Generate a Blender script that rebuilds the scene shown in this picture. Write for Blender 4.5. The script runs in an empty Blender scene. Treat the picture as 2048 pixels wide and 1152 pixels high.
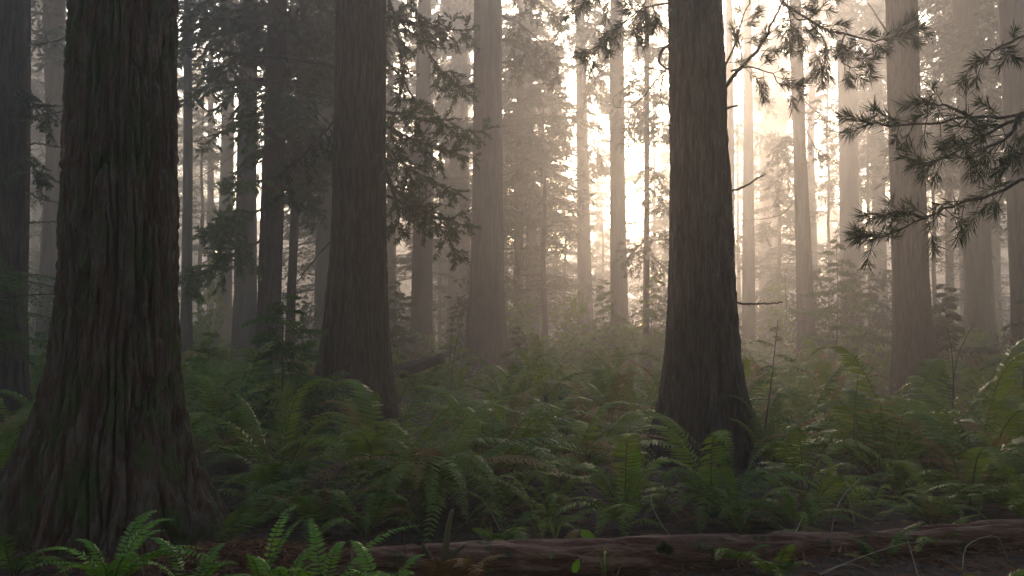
import bpy, math
import numpy as np
from math import radians as R

rng = np.random.default_rng(11)
C = bpy.context.scene.collection
SC = bpy.context.scene

# ------------------------------------------------------------------ camera maths
CAM = np.array([0.0, 0.0, 1.55])
F = 35.0 / 36.0 * 2048.0
PITCH = math.atan(87.0 / F)


def at(px, py, Y):
    """world point that lies Y metres in front of the camera on the ray of a photograph pixel"""
    u, v = (px - 1024.0) / F, (576.0 - py) / F
    cy = math.cos(PITCH) - v * math.sin(PITCH)
    cz = math.sin(PITCH) + v * math.cos(PITCH)
    return CAM + np.array([u, cy, cz]) * (Y / cy)


def px_of(x, Y):
    return 1024.0 + x / Y * F


# ------------------------------------------------------------------ noise
_perm = np.random.default_rng(3).permutation(256)
_val = np.random.default_rng(4).uniform(-1, 1, 256)


def noise(x, y, z):
    x, y, z = np.broadcast_arrays(np.asarray(x, float), np.asarray(y, float), np.asarray(z, float))
    xi, yi, zi = np.floor(x), np.floor(y), np.floor(z)
    xf, yf, zf = x - xi, y - yi, z - zi
    xi, yi, zi = xi.astype(int), yi.astype(int), zi.astype(int)
    f = lambda t: t * t * t * (t * (t * 6 - 15) + 10)
    u, v, w = f(xf), f(yf), f(zf)

    def h(a, b, c):
        return _val[_perm[(_perm[(_perm[a & 255] + b) & 255] + c) & 255]]
    l = lambda a, b, t: a + (b - a) * t
    x00 = l(h(xi, yi, zi), h(xi + 1, yi, zi), u)
    x10 = l(h(xi, yi + 1, zi), h(xi + 1, yi + 1, zi), u)
    x01 = l(h(xi, yi, zi + 1), h(xi + 1, yi, zi + 1), u)
    x11 = l(h(xi, yi + 1, zi + 1), h(xi + 1, yi + 1, zi + 1), u)
    return l(l(x00, x10, v), l(x01, x11, v), w)


def sstep(a, b, x):
    t = np.clip((x - a) / (b - a), 0, 1)
    return t * t * (3 - 2 * t)


def ground(x, y):
    x = np.asarray(x, float); y = np.asarray(y, float)
    g = 0.10 * noise(x / 2.3, y / 2.3, 1.7) + 0.22 * noise(x / 9.0, y / 9.0, 5.2) * sstep(8, 22, y)
    g = g + 0.025 * noise(x / 0.5, y / 0.5, 2.2)
    return g - 0.45 * sstep(6.3, 4.6, y) * sstep(-1.5, 0.6, x)


def G(x, y):
    return float(ground(x, y))


# ------------------------------------------------------------------ mesh builder
def nrm(v):
    return v / np.maximum(np.linalg.norm(v, axis=-1, keepdims=True), 1e-9)


class MB:
    def __init__(self):
        self.v, self.f, self.n = [], [], 0

    def add(self, verts, faces, mat=0):
        verts = np.asarray(verts, float).reshape(-1, 3)
        faces = np.asarray(faces, int)
        self.v.append(verts)
        self.f.append((faces + self.n, mat))
        self.n += len(verts)

    def tube(self, pts, rad, seg=6, mat=0, cap=True):
        pts = np.asarray(pts, float); n = len(pts)
        rad = np.broadcast_to(np.asarray(rad, float), (n,))
        T = nrm(np.gradient(pts, axis=0))
        ref = np.array([0, 0, 1.0]) if abs(T[:, 2]).mean() < 0.8 else np.array([0, 1.0, 0])
        A = nrm(np.cross(T, ref)); B = np.cross(T, A)
        th = np.linspace(0, 2 * np.pi, seg, endpoint=False)
        ring = A[:, None, :] * np.cos(th)[None, :, None] + B[:, None, :] * np.sin(th)[None, :, None]
        V = pts[:, None, :] + ring * rad[:, None, None]
        i = np.arange(n - 1)[:, None] * seg; j = np.arange(seg)[None, :]; k = (j + 1) % seg
        q = np.stack([i + j, i + k, i + seg + k, i + seg + j], -1).reshape(-1, 4)
        self.add(V, q, mat)
        if cap:
            b = self.n - n * seg
            self.f.append((np.array([[b + s for s in range(seg)][::-1]]), mat))
            self.f.append((np.array([[b + (n - 1) * seg + s for s in range(seg)]]), mat))

    def rhombs(self, p, d, w, side, mat=0, belly=0.45):
        """leaf shaped quads: p base, d full vector, w half width, side unit vector"""
        n = len(p)
        w = np.broadcast_to(np.asarray(w, float), (n,))[:, None]
        V = np.stack([p, p + d * belly + side * w, p + d, p + d * belly - side * w], 1)
        self.add(V, np.arange(n * 4).reshape(n, 4), mat)

    def mesh(self, name, mats, smooth=False):
        me = bpy.data.meshes.new(name)
        V = np.concatenate(self.v) if self.v else np.zeros((0, 3))
        me.vertices.add(len(V)); me.vertices.foreach_set('co', V.astype(np.float32).ravel())
        lv = np.concatenate([f.ravel() for f, m in self.f])
        ls = np.concatenate([np.full(len(f), f.shape[1]) for f, m in self.f])
        mi = np.concatenate([np.full(len(f), m) for f, m in self.f])
        st = np.concatenate([[0], np.cumsum(ls)[:-1]])
        me.loops.add(len(lv)); me.loops.foreach_set('vertex_index', lv.astype(np.int32))
        me.polygons.add(len(ls)); me.polygons.foreach_set('loop_start', st.astype(np.int32))
        me.polygons.foreach_set('loop_total', ls.astype(np.int32))
        me.polygons.foreach_set('material_index', mi.astype(np.int32))
        if smooth:
            me.polygons.foreach_set('use_smooth', np.ones(len(ls), bool))
        for m in mats:
            me.materials.append(m)
        me.update(calc_edges=True)
        return me

    def obj(self, name, mats, parent=None, smooth=False):
        if not isinstance(mats, (list, tuple)):
            mats = [mats]
        return link(name, self.mesh(name, mats, smooth), parent)


def link(name, me, parent=None, loc=None):
    o = bpy.data.objects.new(name, me); C.objects.link(o)
    if loc is not None:
        o.location = loc
    if parent is not None:
        o.parent = parent
        if loc is None:                     # mesh given in world space under a moved empty
            o.location = -np.array(parent.location)
    return o


def tag(o, label=None, cat=None, group=None, kind=None):
    if label: o['label'] = label
    if cat: o['category'] = cat
    if group: o['group'] = group
    if kind: o['kind'] = kind
    return o


def thing(name, label, cat, loc, group=None):
    o = bpy.data.objects.new(name, None); C.objects.link(o)
    o.empty_display_size = 0.2
    o.location = tuple(float(a) for a in loc)
    return tag(o, label, cat, group)


# ------------------------------------------------------------------ materials
def new_mat(name):
    m = bpy.data.materials.new(name); m.use_nodes = True
    nt = m.node_tree
    return m, nt, nt.nodes, nt.links, nt.nodes['Principled BSDF']


def bark_mat(name, grey, red, moss=None, moss_amt=0.0, lichen=0.0, scale=1.0, bump=0.6, dist=0.02, axis=2, fine=1.0):
    m, nt, N, L, bs = new_mat(name)
    tc = N.new('ShaderNodeTexCoord'); mp = N.new('ShaderNodeMapping')
    def stretch(a, b):
        v = [a, a, a]; v[axis] = b
        return tuple(v)
    mp.inputs['Scale'].default_value = stretch(20 * scale * fine, 2.2 * scale * fine)
    L.new(tc.outputs['Object'], mp.inputs['Vector'])
    n1 = N.new('ShaderNodeTexNoise'); n1.inputs['Scale'].default_value = 1.0; n1.inputs['Detail'].default_value = 6; n1.inputs['Roughness'].default_value = 0.65
    L.new(mp.outputs[0], n1.inputs['Vector'])
    r1 = N.new('ShaderNodeValToRGB')
    r1.color_ramp.elements[0].position = 0.40; r1.color_ramp.elements[0].color = (*red, 1)
    r1.color_ramp.elements[1].position = 0.60; r1.color_ramp.elements[1].color = (*grey, 1)
    e = r1.color_ramp.elements.new(0.5); e.color = tuple((a * .55 + b * .45) for a, b in zip(red, grey)) + (1,)
    L.new(n1.outputs['Fac'], r1.inputs[0])
    col = r1.outputs[0]
    n0 = N.new('ShaderNodeTexNoise'); n0.inputs['Scale'].default_value = 1.6; n0.inputs['Detail'].default_value = 4
    L.new(tc.outputs['Object'], n0.inputs['Vector'])
    mx0 = N.new('ShaderNodeMix'); mx0.data_type = 'RGBA'; mx0.blend_type = 'MULTIPLY'
    rr = N.new('ShaderNodeMapRange'); rr.inputs[3].default_value = 0.55; rr.inputs[4].default_value = 1.35
    L.new(n0.outputs['Fac'], rr.inputs[0])
    mx0.inputs[0].default_value = 1.0; L.new(col, mx0.inputs[6]); L.new(rr.outputs[0], mx0.inputs[7]); col = mx0.outputs[2]
    if moss:
        n2 = N.new('ShaderNodeTexNoise'); n2.inputs['Scale'].default_value = 3.2; n2.inputs['Detail'].default_value = 7; n2.inputs['Roughness'].default_value = .7
        mp2 = N.new('ShaderNodeMapping'); mp2.inputs['Scale'].default_value = (1.4, 1.4, .7)
        L.new(tc.outputs['Object'], mp2.inputs['Vector']); L.new(mp2.outputs[0], n2.inputs['Vector'])
        r2 = N.new('ShaderNodeValToRGB')
        r2.color_ramp.elements[0].position = 0.62 - moss_amt; r2.color_ramp.elements[1].position = 0.70 - moss_amt
        r2.color_ramp.elements[0].color = (0, 0, 0, 1); r2.color_ramp.elements[1].color = (1, 1, 1, 1)
        L.new(n2.outputs['Fac'], r2.inputs[0])
        mx = N.new('ShaderNodeMix'); mx.data_type = 'RGBA'
        L.new(r2.outputs[0], mx.inputs[0]); L.new(col, mx.inputs[6]); mx.inputs[7].default_value = (*moss, 1); col = mx.outputs[2]
    if lichen:
        n3 = N.new('ShaderNodeTexNoise'); n3.inputs['Scale'].default_value = 26; n3.inputs['Detail'].default_value = 5
        mp3 = N.new('ShaderNodeMapping'); mp3.inputs['Scale'].default_value = (1, 1, .55)
        L.new(tc.outputs['Object'], mp3.inputs['Vector']); L.new(mp3.outputs[0], n3.inputs['Vector'])
        r3 = N.new('ShaderNodeValToRGB')
        r3.color_ramp.elements[0].position = 0.68; r3.color_ramp.elements[1].position = 0.76
        r3.color_ramp.elements[0].color = (0, 0, 0, 1); r3.color_ramp.elements[1].color = (lichen, lichen, lichen, 1)
        L.new(n3.outputs['Fac'], r3.inputs[0])
        mx = N.new('ShaderNodeMix'); mx.data_type = 'RGBA'
        L.new(r3.outputs[0], mx.inputs[0]); L.new(col, mx.inputs[6]); mx.inputs[7].default_value = (.27, .27, .23, 1); col = mx.outputs[2]
    L.new(col, bs.inputs['Base Color'])
    bs.inputs['Roughness'].default_value = 0.8
    bs.inputs['Specular IOR Level'].default_value = 0.35
    # fine fibre and plate relief
    mp4 = N.new('ShaderNodeMapping'); mp4.inputs['Scale'].default_value = stretch(60 * scale, 14 * scale)
    L.new(tc.outputs['Object'], mp4.inputs['Vector'])
    n4 = N.new('ShaderNodeTexNoise'); n4.inputs['Scale'].default_value = 1; n4.inputs['Detail'].default_value = 5
    L.new(mp4.outputs[0], n4.inputs['Vector'])
    ad = N.new('ShaderNodeMath'); ad.operation = 'ADD'
    L.new(n1.outputs['Fac'], ad.inputs[0]); L.new(n4.outputs['Fac'], ad.inputs[1])
    bp = N.new('ShaderNodeBump'); bp.inputs['Strength'].default_value = bump; bp.inputs['Distance'].default_value = dist
    L.new(ad.outputs[0], bp.inputs['Height']); L.new(bp.outputs[0], bs.inputs['Normal'])
    return m


def leaf_mat(name, a, b, trans=0.4, rough=0.5, spec=0.4, scale=3.0, tcol=None):
    m, nt, N, L, bs = new_mat(name)
    oi = N.new('ShaderNodeObjectInfo')
    geo = N.new('ShaderNodeNewGeometry')
    n1 = N.new('ShaderNodeTexNoise'); n1.inputs['Scale'].default_value = scale; n1.inputs['Detail'].default_value = 3
    L.new(geo.outputs['Position'], n1.inputs['Vector'])
    ad = N.new('ShaderNodeMath'); ad.operation = 'MULTIPLY_ADD'
    L.new(oi.outputs['Random'], ad.inputs[0]); ad.inputs[1].default_value = 0.5
    L.new(n1.outputs['Fac'], ad.inputs[2])
    rp = N.new('ShaderNodeValToRGB')
    rp.color_ramp.elements[0].position = 0.4; rp.color_ramp.elements[0].color = (*a, 1)
    rp.color_ramp.elements[1].position = 1.05 if False else 1.0; rp.color_ramp.elements[1].color = (*b, 1)
    L.new(ad.outputs[0], rp.inputs[0])
    L.new(rp.outputs[0], bs.inputs['Base Color'])
    bs.inputs['Roughness'].default_value = rough
    bs.inputs['Specular IOR Level'].default_value = spec
    tr = N.new('ShaderNodeBsdfTranslucent')
    if tcol:
        mx = N.new('ShaderNodeMix'); mx.data_type = 'RGBA'; mx.inputs[0].default_value = .5
        L.new(rp.outputs[0], mx.inputs[6]); mx.inputs[7].default_value = (*tcol, 1); L.new(mx.outputs[2], tr.inputs['Color'])
    else:
        L.new(rp.outputs[0], tr.inputs['Color'])
    ms = N.new('ShaderNodeMixShader'); ms.inputs[0].default_value = trans
    L.new(bs.outputs[0], ms.inputs[1]); L.new(tr.outputs[0], ms.inputs[2])
    L.new(ms.outputs[0], N['Material Output'].inputs['Surface'])
    return m


M = {}
M['bark_giant'] = bark_mat('bark_giant', (.135, .092, .060), (.070, .021, .007), (.050, .062, .010), .11, .5, .9, 1.0, .035)
M['bark_flute'] = bark_mat('bark_fluted', (.074, .050, .032), (.020, .009, .005), (.030, .040, .020), .03, .25, 1.3, .8, .02)
M['bark_dark'] = bark_mat('bark_dark', (.085, .058, .042), (.022, .010, .006), (.040, .050, .018), .05, .35, 1.2, .9, .025)
M['bark_far'] = bark_mat('bark_far', (.075, .058, .043), (.035, .023, .016), None, 0, .2, .6, .8, .04)
M['twig'] = bark_mat('twig_bark', (.09, .07, .05), (.05, .035, .025), None, 0, .3, 3.0, .3, .005)
M['log'] = bark_mat('rotten_log', (.23, .115, .07), (.10, .030, .013), (.035, .05, .010), .06, .45, 1.0, 1.0, .03, axis=0)
M['needle'] = leaf_mat('needles', (.018, .034, .012), (.045, .07, .022), .25, .5, .3)
M['needle_far'] = leaf_mat('conifer_leaves', (.022, .036, .014), (.05, .075, .024), .3, .6, .3, 1.0)
M['hemlock'] = leaf_mat('hemlock_leaves', (.035, .085, .018), (.08, .15, .028), .4, .6, .22)
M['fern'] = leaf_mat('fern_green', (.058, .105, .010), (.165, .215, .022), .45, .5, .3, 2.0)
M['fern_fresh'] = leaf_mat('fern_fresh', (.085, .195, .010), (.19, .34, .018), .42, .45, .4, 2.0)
M['fern_dead'] = leaf_mat('fern_dead', (.13, .06, .018), (.24, .14, .045), .25, .7, .2, 3.0)
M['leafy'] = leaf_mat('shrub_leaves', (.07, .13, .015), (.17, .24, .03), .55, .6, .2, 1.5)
M['stalk'] = leaf_mat('stalk', (.05, .05, .02), (.10, .08, .03), .1, .6, .3)
M['dry'] = leaf_mat('dry_stem', (.20, .16, .11), (.34, .28, .20), .1, .6, .3)
M['litter'] = leaf_mat('litter', (.085, .028, .012), (.20, .085, .038), .1, .8, .2, 9.0)
M['moss'] = leaf_mat('moss', (.03, .05, .008), (.06, .09, .015), .2, .9, .1, 20)

gm, nt, N, L, bs = new_mat('forest_floor')
tc = N.new('ShaderNodeTexCoord'); n1 = N.new('ShaderNodeTexNoise'); n1.inputs['Scale'].default_value = 7; n1.inputs['Detail'].default_value = 9
L.new(tc.outputs['Object'], n1.inputs['Vector'])
rp = N.new('ShaderNodeValToRGB'); rp.color_ramp.elements[0].color = (.012, .007, .004, 1); rp.color_ramp.elements[1].color = (.045, .022, .011, 1)
rp.color_ramp.elements[0].position = .35; rp.color_ramp.elements[1].position = .7
L.new(n1.outputs['Fac'], rp.inputs[0]); L.new(rp.outputs[0], bs.inputs['Base Color']); bs.inputs['Roughness'].default_value = .95
bp = N.new('ShaderNodeBump'); bp.inputs['Distance'].default_value = .06; L.new(n1.outputs['Fac'], bp.inputs['Height']); L.new(bp.outputs[0], bs.inputs['Normal'])
M['ground'] = gm

# ------------------------------------------------------------------ ground
xs = np.concatenate([np.linspace(-150, -14, 80)[:-1], np.linspace(-14, 14, 141), np.linspace(14, 150, 80)[1:]])
ys = np.concatenate([np.linspace(-25, 3, 20)[:-1], np.linspace(3, 22, 96), np.linspace(22, 226, 130)[1:]])
X, Y = np.meshgrid(xs, ys)
gb = MB()
nx, ny = len(xs), len(ys)
i = np.arange(ny - 1)[:, None] * nx; j = np.arange(nx - 1)[None, :]
gb.add(np.stack([X, Y, ground(X, Y)], -1), np.stack([i + j, i + j + 1, i + nx + j + 1, i + nx + j], -1).reshape(-1, 4))
tag(gb.obj('ground', M['ground'], smooth=True), 'brown forest floor of litter under the ferns', kind='structure')


# ------------------------------------------------------------------ trunks
def trunk_geo(prof, H, r_top, seg, fine, bark, z_low=-.35, coarse=.5, seed=0, flute=None):
    """prof: (z, cx, cy, r) rows from low to high; furrowed, fluted trunk grown up to H"""
    P = np.array(prof, float)
    zt = P[-1, 0]
    if len(P) > 1:                                   # go on straight above the seen part
        k = max(0, len(P) - 3)
        s = (P[-1, 1:3] - P[k, 1:3]) / max(P[-1, 0] - P[k, 0], .1) * .5
    else:
        s = np.zeros(2)
    top = np.array([H, *(P[-1, 1:3] + s * (H - zt)), r_top])
    P = np.vstack([[z_low, *P[0, 1:3], P[0, 3] * 1.08], P[P[:, 0] > z_low + .05], top])
    zs = [z_low]
    while zs[-1] < H:
        z = zs[-1]
        zs.append(z + (fine if z < zt + .4 else min(coarse, fine + (z - zt) * .1)))
    zs[-1] = H
    zs = np.array(zs)
    dense = np.linspace(z_low, H, 900)
    cols = []
    for c in (1, 2, 3):
        d = np.interp(dense, P[:, 0], P[:, c])
        k = np.hanning(25); k /= k.sum()
        d = np.convolve(np.pad(d, 12, mode='edge'), k, 'valid')
        near = np.interp(dense, P[:, 0], P[:, c])
        w = sstep(z_low, z_low + .6, dense)
        cols.append(np.interp(zs, dense, near * (1 - w) + d * w))
    cx, cy, rr = cols
    th = np.linspace(0, 2 * np.pi, seg, endpoint=False)
    TH, Z = np.meshgrid(th, zs)
    RR = rr[:, None] * np.ones_like(TH)
    so = seed * 17.3
    ct, st = np.cos(TH), np.sin(TH)
    if flute:
        amt, hgt, freq = flute
        fl = noise(ct * freq + so, st * freq + so, Z * .18 + so)
        fl2 = noise(ct * freq * 2 + so, st * freq * 2 - so, Z * .3)
        RR = RR * (1 + (amt * np.exp(-np.maximum(Z, 0) / hgt) + amt * .22) * (fl * 1.1 + .4 * fl2))
    if bark:
        dep, wid, lng = bark
        r0 = float(np.median(rr[zs < zt + .5])) if (zs < zt + .5).any() else rr[0]
        k = r0 / wid
        wx = .55 * noise(ct * k * .5 + so, st * k * .5, Z / (lng * .8))
        a = noise(ct * k + wx + so, st * k + wx, Z / lng + so)
        b = noise(ct * k * 2.1 + so, st * k * 2.1 + 9, Z / (lng * .45) + so)
        c = noise(ct * k * 4.5, st * k * 4.5 + so, Z / (lng * .1))
        d = noise(ct * k * 1.4, st * k * 1.4 + so, Z / .055)
        fur = np.abs(a * .75 + b * .45)
        h = sstep(0, .26, fur)
        RR = RR + dep * (h - .75) + dep * .30 * c + dep * .10 * d * h
    V = np.stack([cx[:, None] + RR * ct, cy[:, None] + RR * st, Z], -1)
    n = len(zs)
    i = np.arange(n - 1)[:, None] * seg; j = np.arange(seg)[None, :]; kk = (j + 1) % seg
    mb = MB(); mb.add(V, np.stack([i + j, i + kk, i + seg + kk, i + seg + j], -1).reshape(-1, 4))
    axis = lambda z: np.array([np.interp(z, zs, cx), np.interp(z, zs, cy), z])
    return mb, axis, (lambda z: float(np.interp(z, zs, rr)))


# ------------------------------------------------------------------ crowns
def crown_geo(mb, H0, H1, nb, Lmax, ntw, nl, leaf, r, droop=.35, low=.6, base=(0, 0), lean=None):
    u = np.sort(r.random(nb)) ** .9
    z = H0 + (H1 - H0) * u
    az = r.random(nb) * 6.283
    Lb = Lmax * np.minimum(1, .35 + (1 - low) + 3 * u) * (1 - u) ** .75 * r.uniform(.55, 1.1, nb) + .25
    rise = r.uniform(-.15, .35, nb); dr = droop * r.uniform(.6, 1.5, nb)
    out = np.stack([np.cos(az), np.sin(az), np.zeros(nb)], -1)
    sid = np.stack([-np.sin(az), np.cos(az), np.zeros(nb)], -1)

    def P(t):                                       # t: (nb, n)
        q = out[:, None, :] * (Lb[:, None] * t)[..., None]
        q = q + sid[:, None, :] * (np.sin(t * 3 + az[:, None] * 7) * .06 * Lb[:, None])[..., None]
        q[..., 2] += z[:, None] + Lb[:, None] * (rise[:, None] * t - dr[:, None] * t * t)
        q[..., 0] += base[0]; q[..., 1] += base[1]
        return q
    # limbs
    tt = np.linspace(0, 1, 6)[None, :].repeat(nb, 0)
    A = P(tt); rad = (.012 + .013 * Lb[:, None]) * (1.05 - tt)
    for k in range(nb):
        mb.tube(A[k], rad[k], 3, 1, cap=False)
    # twigs
    t = (np.linspace(.12, 1, ntw)[None, :] + r.uniform(-.04, .04, (nb, ntw))).clip(.05, 1)
    pt = P(t)
    sg = np.where(np.arange(ntw) % 2 == 0, 1, -1)[None, :]
    lt = Lb[:, None] * .33 * (1.2 - t) * r.uniform(.5, 1.2, (nb, ntw)) + .12
    an = sg * r.uniform(.5, 1.25, (nb, ntw))
    td = out[:, None, :] * np.cos(an)[..., None] + sid[:, None, :] * np.sin(an)[..., None]
    td[..., 2] -= r.uniform(.05, .75, (nb, ntw))
    td = nrm(td)
    s = (np.linspace(.1, 1, nl)[None, None, :] + r.uniform(-.06, .06, (nb, ntw, nl)))
    lp = pt[:, :, None, :] + td[:, :, None, :] * (lt[:, :, None] * s)[..., None]
    lp[..., 2] -= .3 * lt[:, :, None] * s * s
    sg2 = np.where(np.arange(nl) % 2 == 0, 1, -1)
    ps = nrm(np.cross(td, np.array([0, 0, 1.0])))
    ld = td[:, :, None, :] * .75 + ps[:, :, None, :] * (sg2 * .65)[None, None, :, None] + r.normal(0, .25, lp.shape)
    ld[..., 2] -= .15
    ld = nrm(ld).reshape(-1, 3)
    n = len(ld)
    sd = nrm(np.cross(ld, r.normal(0, .55, (n, 3)) + np.array([0, 0, 1.0])))
    ln = leaf * r.uniform(.6, 1.3, n)
    mb.rhombs(lp.reshape(-1, 3), ld * ln[:, None], ln * .17, sd, 0)


def crown_mesh(name, *a, **k):
    mb = MB(); crown_geo(mb, *a, **k)
    return mb.mesh(name, [M['needle_far'], M['twig']])


# crowns are made about their own axis; z is height above the tree's base
CROWNS = [crown_mesh('crown', 7 + k, 27 + k * .7, 100, 3.8, 20, 9, .34, np.random.default_rng(20 + k)) for k in range(4)]
YOUNG = [crown_mesh('crown', 1.2 + k * .5, 15 + k * 2, 90, 2.6, 16, 9, .20, np.random.default_rng(40 + k), droop=.3) for k in range(3)]

HIGH = crown_mesh('crown', 19, 30, 50, 2.6, 16, 8, .34, np.random.default_rng(33), low=.3)
TREES = {}
AX = {}


def tree(key, label, Yd, rows, base, H, seg, fine, bark, mat, flute=None, crown=0, cs=1.0, group=None, crz=None):
    """rows: (py, left px, right px) from top to bottom; base: py where the bole meets the ground"""
    prof = []
    for py, l, r_ in sorted(rows, key=lambda q: -q[0]):
        a, b = at(l, py, Yd), at(r_, py, Yd)
        c = (a + b) / 2
        prof.append((c[2], c[0], Yd, np.linalg.norm(b - a) / 2))
    x0, y0 = prof[0][1], Yd
    z0 = G(x0, y0)
    t = thing('tree', label, 'tree', (x0, y0, z0), group)
    mb, ax, rf = trunk_geo(prof, H, max(.06, prof[-1][3] * .3), seg, fine, bark, z_low=min(z0 - .35, prof[0][0] - .05), seed=len(TREES) + 1, flute=flute)
    mb.obj('trunk', mat, t, smooth=True)
    if crown is not None:
        me = HIGH if Yd < 16 or (px_of(x0, Yd) > 860 or key in 'STXYZ') and key not in ('M', 'E', 'O') else CROWNS[crown % 4]
        p = ax(9.0); q = ax(20.0)
        o = link('crown', me, t, loc=(p[0] - x0, p[1] - y0, 0))
        o.rotation_euler = (0, 0, crz if crz is not None else len(TREES) * 1.7)
        o.scale = (cs, cs, min(H, 31.0) / (30.0 if me is HIGH else 28.5))
    TREES[key] = (t, Yd); AX[key] = (ax, rf)
    return t


tree('A', 'massive near trunk with deep furrowed mossy bark and spreading buttress roots', 7.6,
     [(0, 158, 340), (300, 148, 340), (600, 139, 347), (750, 124, 354), (850, 96, 370), (920, 74, 388), (1000, 48, 412), (1060, 22, 440), (1110, -10, 470)],
     1080, 33, 480, .012, (.070, .060, .85), M['bark_giant'], (.5, .75, 1.5), 0, 1.0)
tree('D', 'dark furrowed trunk with needle tufted limbs and pale lichen at its flared foot', 11.5,
     [(0, 1340, 1440), (300, 1340, 1448), (500, 1338, 1455), (700, 1332, 1465), (800, 1322, 1473), (900, 1306, 1485), (945, 1294, 1494)],
     945, 31, 320, .020, (.046, .055, .9), M['bark_dark'], (.5, .7, 1.5), 1, 1.0)
tree('B', 'broad fluted brown trunk with drooping boughs on its sunward side', 15.0,
     [(0, 676, 772), (300, 670, 768), (500, 664, 770), (650, 649, 776), (760, 633, 784), (830, 618, 796), (870, 606, 806)],
     870, 32, 300, .028, (.044, .065, 2.4), M['bark_flute'], (.44, 1.0, 1.6), 2, 1.0)
tree('V', 'big dark trunk cut by the photo edge beyond the mossy giant', 14.0,
     [(0, -45, 56), (300, -48, 54), (600, -50, 50), (750, -56, 54), (880, -75, 68)],
     890, 30, 120, .06, (.025, .08, 1.2), M['bark_dark'], (.15, .9, 2.0), 3, 1.0)
tree('P', 'dark slender trunk with drooping green boughs above the hemlock sapling', 24.0,
     [(0, 537, 573), (300, 527, 570), (600, 517, 561), (760, 508, 568)],
     770, 29, 64, .12, (.03, .10, 1.2), M['bark_dark'], (.12, 1, 2), 0, .9)
tree('C', 'tall smooth grey brown trunk with flared base in mid haze before the glow', 32.0,
     [(0, 948, 1003), (300, 946, 1005), (500, 942, 1007), (600, 938, 1007), (700, 930, 1013), (755, 920, 1022)],
     755, 33, 96, .12, (.02, .10, 1.5), M['bark_far'], (.14, 1.2, 2), 1, 1.1)
tree('E', 'brown ribbed trunk behind the reaching needle branches, leaning slightly inward', 24.0,
     [(0, 1772, 1832), (200, 1777, 1838), (400, 1783, 1850), (600, 1787, 1858), (700, 1788, 1867), (775, 1782, 1876)],
     775, 31, 110, .09, (.025, .085, 1.6), M['bark_flute'], (.14, 1, 2), 2, 1.0)
tree('Q', 'pale hazy trunk just beside the dark slender one', 36.0,
     [(0, 482, 516), (300, 475, 512), (600, 468, 513), (710, 462, 518)],
     715, 30, 48, .2, (.02, .12, 1.5), M['bark_far'], (.1, 1, 2), 3, 1.0)
tree('R', 'thin dark pole of a trunk draped with sparse foliage', 26.0,
     [(0, 600, 615), (300, 588, 604), (600, 573, 591), (740, 568, 590)],
     745, 22, 32, .3, None, M['bark_dark'], None, 1, .7)
tree('F', 'straight hazy trunk rim lit by the white glow beside it', 55.0,
     [(100, 1151, 1172), (400, 1154, 1179), (650, 1155, 1187), (705, 1150, 1190)],
     705, 29, 32, .4, None, M['bark_far'], (.08, 1, 2), 1)
tree('G', 'straight grey trunk directly under the sun glow with bare side twigs', 46.0,
     [(100, 1219, 1248), (400, 1220, 1251), (650, 1221, 1257), (715, 1217, 1262)],
     715, 27, 40, .4, None, M['bark_far'], (.08, 1, 2), 1)
tree('H', 'thin pole trunk carrying dead twigs against the sun glow', 34.0,
     [(130, 1289, 1299), (400, 1288, 1299), (690, 1285, 1299)],
     700, 20, 20, .5, None, M['bark_far'], None, None)
tree('I', 'clean dark trunk alone in a bright gap of mist', 38.0,
     [(70, 1580, 1604), (300, 1587, 1612), (600, 1594, 1627), (690, 1594, 1633)],
     690, 31, 40, .3, (.02, .1, 1.5), M['bark_far'], (.08, 1, 2), 2, .8)
tree('J', 'broad pale trunk faded by mist behind the leafy young tree', 58.0,
     [(0, 1672, 1708), (300, 1679, 1715), (600, 1682, 1722), (695, 1678, 1730)],
     700, 33, 32, .5, None, M['bark_far'], (.08, 1, 2), 3, 1.0)
tree('K', 'slim hazy trunk with leafy twigs near the lichen footed one', 50.0,
     [(250, 1487, 1506), (400, 1486, 1508), (680, 1484, 1511)],
     690, 28, 24, .5, None, M['bark_far'], None, None)
tree('L', 'washed out pinkish trunk almost lost in bright mist', 78.0,
     [(300, 1519, 1540), (600, 1519, 1544), (660, 1516, 1547)],
     665, 31, 24, .6, None, M['bark_far'], None, 1, .9)
tree('M', 'wide pale trunk with a split edge beyond the ribbed brown one', 42.0,
     [(0, 1906, 1955), (300, 1920, 1970), (600, 1932, 1985), (690, 1930, 1994)],
     695, 31, 40, .3, (.03, .12, 2), M['bark_far'], (.1, 1, 2), 0, 1.0)
tree('N', 'hazy trunk at the picture edge behind twiggy undergrowth', 30.0,
     [(0, 1998, 2043), (300, 2012, 2060), (600, 2024, 2074), (700, 2024, 2080)],
     705, 30, 48, .25, (.02, .1, 1.5), M['bark_far'], (.1, 1, 2), 1, 1.0)
tree('O', 'faint trunk between the broad pale one and the ribbed brown one', 70.0,
     [(0, 1732, 1757), (300, 1743, 1768), (650, 1748, 1776)],
     665, 31, 24, .6, None, M['bark_far'], None, 2, .9)
tree('W', 'dim blue grey trunk between the edge trunk and the mossy giant', 34.0,
     [(0, 88, 130), (300, 94, 126), (600, 78, 119), (700, 72, 126)],
     705, 30, 40, .3, (.02, .1, 1.5), M['bark_far'], (.08, 1, 2), 3, 1.0)
tree('X', 'faint trunk half hidden behind the dim blue grey one', 62.0,
     [(0, 66, 92), (300, 68, 95), (680, 60, 98)],
     685, 31, 24, .6, None, M['bark_far'], None, 0, .9)
tree('T', 'thin hazy pole standing alone past the mossy giant', 30.0,
     [(0, 368, 383), (300, 367, 385), (600, 362, 384), (725, 358, 386)],
     730, 24, 24, .4, None, M['bark_far'], None, 2, .6)
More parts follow.
